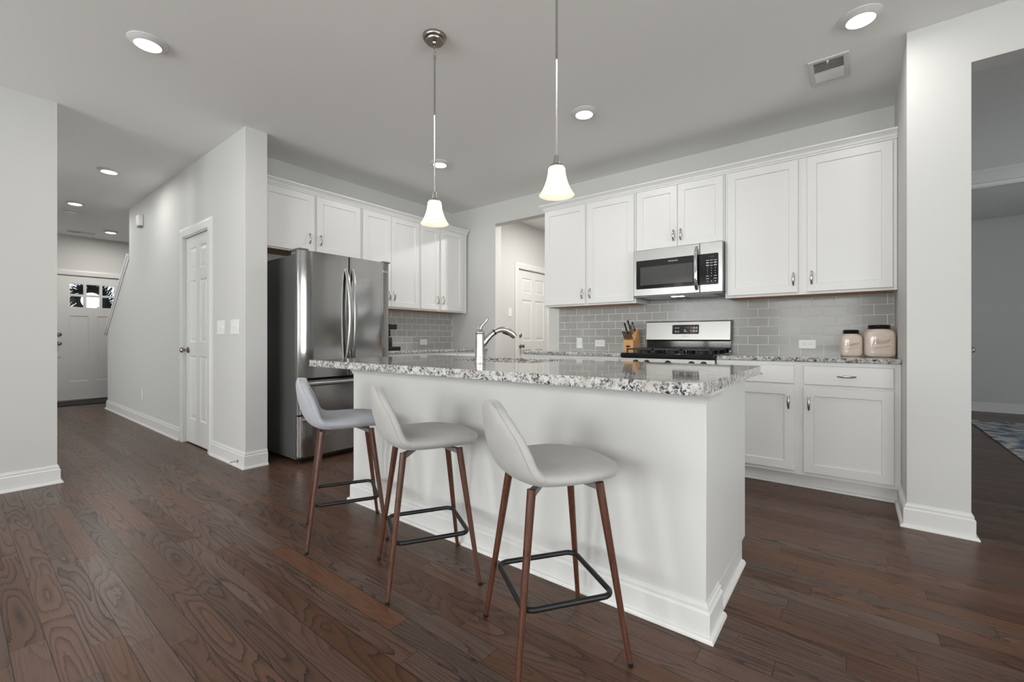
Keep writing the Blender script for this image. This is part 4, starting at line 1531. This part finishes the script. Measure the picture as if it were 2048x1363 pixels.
# outlets and switches (local faces -y)
def plate(label, cat, loc, rotz, wd_, h, kind, group, name):
    p = thing(name, label, cat, loc, rotz, group)
    MB().box(-wd_ / 2, -0.006, -h / 2, wd_ / 2, -0.0005, h / 2).build('cover_plate', 'white_plastic', p, bevel=0.002)
    if kind == 'duplex_h':
        for sx in (-1, 1):
            f = MB().lathe([(0, 0.0065), (0.0155, 0.0065), (0.0155, 0.0060)], (sx * 0.0195, 0, 0), 18, '-y').build('socket', 'white_plastic', p)
            MB().box(sx * 0.0195 - 0.006, -0.0072, 0.0045, sx * 0.0195 + 0.001, -0.0066, 0.0065).box(sx * 0.0195 - 0.006, -0.0072, -0.0065, sx * 0.0195 + 0.001, -0.0066, -0.0045).lathe([(0, .0072), (.0024, .0072), (.0024, .0066)], (sx * 0.0195 + 0.007, 0, 0), 8, '-y').build('slots', 'dim_print', f)
    elif kind == 'duplex_v':
        for sz in (-1, 1):
            MB().lathe([(0, 0.0065), (0.0155, 0.0065), (0.0155, 0.0060)], (0, 0, sz * 0.0195), 18, '-y').build('socket', 'white_plastic', p)
    elif kind == 'rocker':
        MB().box(-0.016, -0.009, -0.033, 0.016, -0.0062, 0.033).build('rocker', 'white_plastic', p, bevel=0.0015)
    else:
        nsw = kind
        for i in range(nsw):
            x = (i - (nsw - 1) / 2) * 0.046
            MB().prism([(-0.0062, -0.011), (-0.0062, 0.011), (-0.016, 0.012), (-0.015, 0.004)], x - 0.005, x + 0.005, 'x').build('toggle', 'white_plastic', p)
    return p


G_O = 'white outlets and switches'
plate('white switch plate with three toggles, next to the pantry door', 'light switch', (-4.354, HY, 1.137), 0, 0.166, 0.122, 3, G_O, 'light_switch')
plate('white switch plate with three toggles, nearer the wall corner', 'light switch', (-4.056, HY, 1.138), 0, 0.166, 0.122, 3, G_O, 'light_switch')
plate('white outlet low on the hall wall above the baseboard', 'outlet', (-6.853, HY, 0.361), 0, 0.07, 0.115, 'duplex_v', G_O, 'wall_outlet')
plate('upright white switch plate on the tiles left of the knife block', 'light switch', (-2.365, YR - 0.009, 0.992), 0, 0.07, 0.115, 'rocker', G_O, 'light_switch')
plate('sideways white outlet on the tiles just left of the knife block', 'outlet', (-2.120, YR - 0.009, 0.991), 0, 0.115, 0.07, 'duplex_h', G_O, 'wall_outlet')
plate('sideways white outlet on the tiles left of the canisters', 'outlet', (-0.299, YR - 0.009, 0.997), 0, 0.115, 0.07, 'duplex_h', G_O, 'wall_outlet')
plate('sideways white outlet on the tiles right of the refrigerator', 'outlet', (XF + 0.009, 3.735, 0.995), R(90), 0.115, 0.07, 'duplex_h', G_O, 'wall_outlet')
plate('white switch plate beside the mudroom door', 'light switch', (MX, 4.90, 1.41), R(90), 0.08, 0.122, 'rocker', G_O, 'light_switch')

# door stop on the baseboard
ds = thing('door_stop', 'spring door stop with white tip on the baseboard', 'door stop', (-3.955, HY - 0.016, 0.048))
MB().lathe([(0, 0), (0.011, 0), (0.011, 0.004), (0.005, 0.006), (0.0045, 0.062), (0, 0.062)], (0, 0, 0), 12, '-y').build('spring', 'nickel', ds)
MB().lathe([(0, 0.0622), (0.008, 0.0622), (0.008, 0.074), (0, 0.076)], (0, 0, 0), 12, '-y').build('tip', 'white_plastic', ds)
# alarm sounder on the hall wall
al = thing('alarm_siren', 'small white alarm siren high on the hall wall', 'alarm', (-6.88, HY, 2.468))
MB().box(-0.062, -0.050, -0.06, 0.062, -0.0005, 0.076).build('housing', 'white_plastic', al, bevel=0.012, seg=3)
MB().prism([(-0.05, -0.0605), (0.05, -0.0605), (0.035, -0.076), (-0.035, -0.076)], -0.045, -0.002, 'y').build('grille', 'gray_print', al)

# ------------------------------------------------------------------ ceiling fixtures
def recessed(label, loc, power):
    rl = thing('recessed_light', label, 'ceiling light', loc, 0, 'recessed ceiling lights')
    MB().lathe([(0, -0.0005), (0.094, -0.0005), (0.094, 0.004), (0.088, 0.008), (0.070, 0.021), (0.063, 0.023), (0.063, 0.021)], (0, 0, 0), 36, '-z').build('trim_ring', 'fixture', rl)
    MB().lathe([(0.0628, 0.021), (0.055, 0.0235), (0.03, 0.0245), (0, 0.025)], (0, 0, 0), 32, '-z').build('lens', 'led', rl)
    l = bpy.data.lights.new('lamp', 'AREA')
    l.shape = 'DISK'
    l.size = 0.11
    l.energy = power
    l.color = (1.0, 0.965, 0.92)
    l.spread = PI
    o = bpy.data.objects.new('lamp', l)
    COL.objects.link(o)
    o.parent = rl
    o.location = (0, 0, -0.028)
    return rl


recessed('recessed ceiling light at the upper left, nearest above the stools', (-3.20, 0.71, CH), 6)
recessed('recessed ceiling light just right of the front pendant rod', (-1.605, 2.946, CH), 6)
recessed('recessed ceiling light beside the ceiling vent at the upper right', (0.025, 2.968, CH), 4)
recessed('recessed ceiling light behind the farther pendant rod', (-3.178, 2.943, CH), 6)
recessed('recessed ceiling light nearest in the hallway', (-5.95, 1.01, CH), 4.5)
recessed('recessed ceiling light in the hallway beside the smoke detector', (-7.71, 0.99, CH), 4)
recessed('recessed ceiling light farthest down the hallway by the front door', (-9.36, 1.61, CH), 13)
recessed('unseen recessed ceiling light in the mudroom beyond the doorway', (-2.75, 4.98, CH), 34)  # fixture out of view, put in to light the mudroom


def vent(label, loc, wd_, ln_, rotz):
    v = thing('ceiling_vent', label, 'vent', loc, rotz, 'ceiling vents')
    b = 0.028
    m = MB()
    for (x0, x1, y0, y1) in ((-wd_ / 2, wd_ / 2, -ln_ / 2, -ln_ / 2 + b), (-wd_ / 2, wd_ / 2, ln_ / 2 - b, ln_ / 2), (-wd_ / 2, -wd_ / 2 + b, -ln_ / 2 + b, ln_ / 2 - b), (wd_ / 2 - b, wd_ / 2, -ln_ / 2 + b, ln_ / 2 - b)):
        m.box(x0, y0, -0.010, x1, y1, -0.0005)
    m.box(-wd_ / 2 + b, -0.004, -0.012, wd_ / 2 - b, 0.004, -0.001)
    m.build('frame', 'fixture', v, bevel=0.003)
    MB().box(-wd_ / 2 + b, -ln_ / 2 + b, -0.002, wd_ / 2 - b, ln_ / 2 - b, -0.0006).build('backing', 'fixture_dark', v)
    ns = 12
    iy0, iy1 = -ln_ / 2 + b, ln_ / 2 - b
    for k in range(ns):
        y = iy0 + (iy1 - iy0) * (k + 0.5) / ns
        if abs(y) < 0.009:
            continue
        s = -1 if y < 0 else 1
        MB().prism([(y - 0.007 * s, -0.003), (y - 0.0055 * s, -0.003), (y + 0.007 * s, -0.012), (y + 0.0055 * s, -0.012)], -wd_ / 2 + b, wd_ / 2 - b, 'x').build('louver', 'white_plastic', v, smooth=False)
    MB().box(-0.006, -ln_ / 2 + b - 0.004, -0.020, 0.002, -ln_ / 2 + b + 0.014, -0.0105).build('lever', 'white_plastic', v)
    return v


vent('white ceiling vent above the right end of the cabinets', (-0.128, 3.418, CH), 0.205, 0.305, 0)
vent('white ceiling vent far down the hallway above the front door', (-9.82, 1.33, CH), 0.15, 0.32, 0)
sd = thing('smoke_detector', 'round white smoke detector on the hallway ceiling', 'smoke detector', (-8.20, 1.005, CH))
MB().lathe([(0, 0), (0.072, 0), (0.072, 0.012), (0.064, 0.016), (0.062, 0.034), (0.05, 0.042), (0, 0.043)], (0, 0, -0.0005), 30, '-z').build('housing', 'white_plastic', sd)
MB().lathe([(0.0625, 0.020), (0.0655, 0.020), (0.0655, 0.026), (0.0625, 0.026)], (0, 0, -0.0005), 30, '-z').build('slot_band', 'gray_print', sd)


# pendants: local origin on the ceiling
def pendant(label, loc):
    p = thing('pendant_light', label, 'pendant light', loc, 0, 'pendant lights above the island')
    MB().lathe([(0, -0.0005), (0.066, -0.0005), (0.066, 0.006), (0.064, 0.016), (0.059, 0.022), (0.052, 0.024), (0.050, 0.032), (0.047, 0.035), (0.016, 0.036), (0.012, 0.043), (0.012, 0.050), (0.008, 0.053), (0, 0.053)], (0, 0, 0), 36, '-z').build('canopy', 'dark_nickel', p)  # darker metal stands in for the dark floor reflected in the canopy
    ch = MB()
    for k in range(3):
        zc = -0.062 - k * 0.017
        pts = []
        for t in range(14):
            a = 2 * PI * t / 14
            h_, w_ = 0.0115 * math.sin(a), 0.006 * math.cos(a)
            pts.append((w_, 0, zc + h_) if k % 2 == 0 else (0, w_, zc + h_))
        ch.tube(pts, 0.0017, 6, closed=True)
    ch.build('chain', 'nickel', p)
    MB().lathe([(0, 0.105), (0.008, 0.106), (0.008, 0.128), (0.0055, 0.131), (0.0055, 0.44), (0.0062, 0.441), (0.0062, 0.446), (0.0055, 0.447), (0.0055, 0.878), (0, 0.878)], (0, 0, 0), 14, '-z').build('rod', 'nickel', p)
    MB().lathe([(0, 0.876), (0.010, 0.877), (0.012, 0.885), (0.016, 0.912), (0.020, 0.914), (0.030, 0.920), (0.034, 0.926), (0.034, 0.930), (0, 0.930)], (0, 0, 0), 24, '-z').build('socket', 'nickel', p)
    prof = [(0.035, 0.9305), (0.0385, 0.936), (0.0395, 0.950), (0.042, 0.970), (0.047, 0.990), (0.054, 1.010), (0.063, 1.030), (0.073, 1.046), (0.0795, 1.055)]
    MB().lathe(prof, (0, 0, 0), 40, '-z').build('lamp_shade', 'shade', p)
    MB().lathe([(0, 0.934), (0.013, 0.936), (0.013, 0.955), (0.022, 0.972), (0.025, 0.985), (0.021, 1.0), (0.010, 1.009), (0, 1.011)], (0, 0, 0), 20, '-z').build('bulb', 'bulb', p)
    l = bpy.data.lights.new('lamp', 'POINT')
    l.energy = 0.45
    l.color = (1.0, 0.84, 0.62)
    l.shadow_soft_size = 0.028
    o = bpy.data.objects.new('lamp', l)
    COL.objects.link(o)
    o.parent = p
    o.location = (0, 0, -1.035)
    return p


pend = pendant('bell shaped glass pendant light nearer the camera on the right', (-1.060, 1.690, CH))
dup(pend, (-1.868, 1.690, CH), R(20), 'bell shaped glass pendant light farther away on the left, whole canopy in view')


# ------------------------------------------------------------------ bar stools (local +y is forward)
PROF = [(0.222, 0.584), (0.20, 0.594), (0.15, 0.603), (0.08, 0.606), (0.0, 0.604), (-0.07, 0.603), (-0.120, 0.606), (-0.158, 0.622), (-0.183, 0.655), (-0.200, 0.702), (-0.211, 0.752), (-0.216, 0.800), (-0.212, 0.840)]


def catmull(pts, n):
    out = []
    P = [Vector(p) for p in pts]
    P = [P[0] * 2 - P[1]] + P + [P[-1] * 2 - P[-2]]
    segs = len(P) - 3
    for i in range(n + 1):
        u = i / n * segs
        k = min(int(u), segs - 1)
        t = u - k
        p0, p1, p2, p3 = P[k], P[k + 1], P[k + 2], P[k + 3]
        out.append(0.5 * ((2 * p1) + (p2 - p0) * t + (2 * p0 - 5 * p1 + 4 * p2 - p3) * t * t + (3 * p1 - p0 - 3 * p2 + p3) * t ** 3))
    return out


FINE = catmull(PROF, 400)
ARC = [0.0]
for i in range(400):
    ARC.append(ARC[-1] + (FINE[i + 1] - FINE[i]).length)
LEN = ARC[-1]


def prof_at(a):
    a = max(0.0, min(LEN, a))
    lo, hi = 0, 400
    while hi - lo > 1:
        mid = (lo + hi) // 2
        if ARC[mid] <= a:
            lo = mid
        else:
            hi = mid
    t = (a - ARC[lo]) / max(ARC[hi] - ARC[lo], 1e-9)
    p = FINE[lo].lerp(FINE[hi], t)
    tg = (FINE[hi] - FINE[lo]).normalized()
    return p, tg


WK = [(0.0, 0.0), (0.006, 0.048), (0.02, 0.088), (0.045, 0.128), (0.08, 0.162), (0.12, 0.188), (0.17, 0.204), (0.22, 0.207), (0.30, 0.202), (0.37, 0.198), (0.43, 0.186), (0.49, 0.160), (0.54, 0.122), (0.575, 0.078), (0.592, 0.036), (0.598, 0.0)]
WK = [(a / 0.598 * LEN, w_) for (a, w_) in WK]


def half_w(a):
    for (a0, w0), (a1, w1) in zip(WK, WK[1:]):
        if a <= a1:
            t = (a - a0) / (a1 - a0)
            return w0 + (w1 - w0) * t
    return 0.0


def shell_point(a, b, w_):
    """mid surface point and normal (towards the sitter)"""
    p, tg = prof_at(a)
    nrm = Vector((tg.y, -tg.x))         # (f, z), towards the sitter
    s = (b / 0.205)
    k = a / LEN
    g = max(0.0, min(1.0, (k - 0.36) / 0.52))
    g = g * g * (3 - 2 * g)
    q = p + nrm * (0.012 * s * s) + Vector((1, 0.25)) * (0.060 * s * s * g)
    return Vector((b, q.x, q.y)), Vector((0, nrm.x, nrm.y))


def shell_mesh(k0, k1):
    rows = 44
    cols = 22
    A = []
    for i in range(rows + 1):
        t = i / rows
        A.append((k0 + (k1 - k0) * t))
    T = 0.026
    top, bot = [], []
    for t in A:
        a = (0.5 - 0.5 * math.cos(PI * t)) * LEN
        w_ = half_w(a)
        e = 1 - abs(2 * t - 1) ** 10
        rt, rb = [], []
        for j in range(cols + 1):
            u = math.sin(PI / 2 * (-1 + 2 * j / cols))
            b = u * w_
            th = T * math.sqrt(max(0.0, 1 - abs(u) ** 7)) * math.sqrt(max(0.0, e))
            p, n_ = shell_point(a, b, w_)
            rt.append(p + n_ * th)
            rb.append(p - n_ * th)
        top.append(rt)
        bot.append(rb)
    m = MB()
    vs_ = [p for r_ in top for p in r_] + [p for r_ in bot for p in r_]
    nc = cols + 1
    off = (rows + 1) * nc
    fs = []
    for i in range(rows):
        for j in range(cols):
            a = i * nc + j
            fs.append((a, a + 1, a + nc + 1, a + nc))
            fs.append((off + a + nc, off + a + nc + 1, off + a + 1, off + a))
    m.add(vs_, fs)
    return m


def weld(o):
    bm_w = bmesh.new()
    bm_w.from_mesh(o.data)
    bmesh.ops.remove_doubles(bm_w, verts=bm_w.verts, dist=0.0003)
    bmesh.ops.recalc_face_normals(bm_w, faces=bm_w.faces)
    bm_w.to_mesh(o.data)
    bm_w.free()
    o.data.shade_smooth()


def make_stool(label, loc, rotz, fab):
    st = thing('bar_stool', label, 'bar stool', loc, rotz, 'upholstered bar stools at the island')
    KS = 0.545
    o = shell_mesh(0.0, KS).build('seat', fab, st, ang=80)
    weld(o)
    o = shell_mesh(KS + 0.0006, 1.0).build('backrest', fab, st, ang=80)
    weld(o)
    # seams: across the fold and along the back edge
    sm = MB()
    t = KS
    a = (0.5 - 0.5 * math.cos(PI * t)) * LEN
    w_ = half_w(a)
    path = []
    for j in range(25):
        u = -0.965 + 1.93 * j / 24
        p, n_ = shell_point(a, u * w_, w_)
        path.append(p + n_ * (0.024 * math.sqrt(1 - abs(u) ** 7) + 0.0002))
    sm.tube(path, 0.0014, 5)
    for sd_ in (-1, 1):
        path = []
        for j in range(22):
            t = KS + 0.005 + (0.93 - KS) * j / 21
            a = (0.5 - 0.5 * math.cos(PI * t)) * LEN
            w_ = half_w(a)
            e = 1 - abs(2 * t - 1) ** 10
            p, n_ = shell_point(a, sd_ * 0.96 * w_, w_)
            path.append(p - n_ * (0.024 * math.sqrt(1 - 0.96 ** 7) * math.sqrt(max(0, e)) + 0.0003))
        sm.tube(path, 0.0012, 5)
    sm.build('seam', 'seam', st)
    for sx in (-1, 1):
        for sy in (-1, 1):
            top = Vector((sx * 0.118, sy * 0.118, 0.572))
            ft = Vector((sx * 0.190, sy * 0.190, 0.0))
            d_ = (top - ft).normalized()
            lg_ = MB().tube([ft + d_ * 0.014, top], [0.0085, 0.0145], 16).build('leg', 'walnut', st)
            MB().lathe([(0, 0), (0.006, 0), (0.0095, 0.003), (0.0095, 0.014), (0.004, 0.0165)], (ft.x, ft.y, 0.0002), 14).build('foot_cap', 'black_plastic', lg_)
    # bracket bars under the seat
    br = MB()
    br.box(-0.07, -0.07, 0.5745, 0.07, 0.07, 0.5785)
    for sx in (-1, 1):
        for sy in (-1, 1):
            a_ = Vector((sx * 0.115, sy * 0.115, 0.560))
            b2 = Vector((sx * 0.045, sy * 0.045, 0.576))
            d2 = Vector((sx, -sy, 0)).normalized() * 0.011
            up2 = Vector((0, 0, 0.010))
            vs_ = [a_ + d2 - up2, a_ - d2 - up2, a_ - d2 + up2, a_ + d2 + up2, b2 + d2 - up2 * 0.3, b2 - d2 - up2 * 0.3, b2 - d2 + up2 * 0.3, b2 + d2 + up2 * 0.3]
            br.add(vs_, [(0, 1, 2, 3), (4, 7, 6, 5), (0, 4, 5, 1), (1, 5, 6, 2), (2, 6, 7, 3), (3, 7, 4, 0)])
    br.build('bracket', 'gray_metal', st)
    # footrest ring
    hz, rr = 0.152, 0.035
    path = [(x, y, 0.215) for (x, y) in rounded_rect(-hz, -hz, hz, hz, (rr,) * 4, 6)]
    MB().tube(path, 0.0092, 12, closed=True).build('footrest', 'black_metal', st)
    return st


make_stool('light gray bar stool nearest the camera, at the right end of the row', (-0.827, 1.289, 0), R(55.1 - 90), M['fabric'])
make_stool('light gray bar stool in the middle of the row', (-1.511, 1.320, 0), R(59.4 - 90), M['fabric'])
make_stool('bluish-toned gray bar stool at the left end of the row, in front of the refrigerator', (-2.169, 1.324, 0), R(62.4 - 90), M['fabric_bluish_tone'])
bpy.context.view_layer.update()
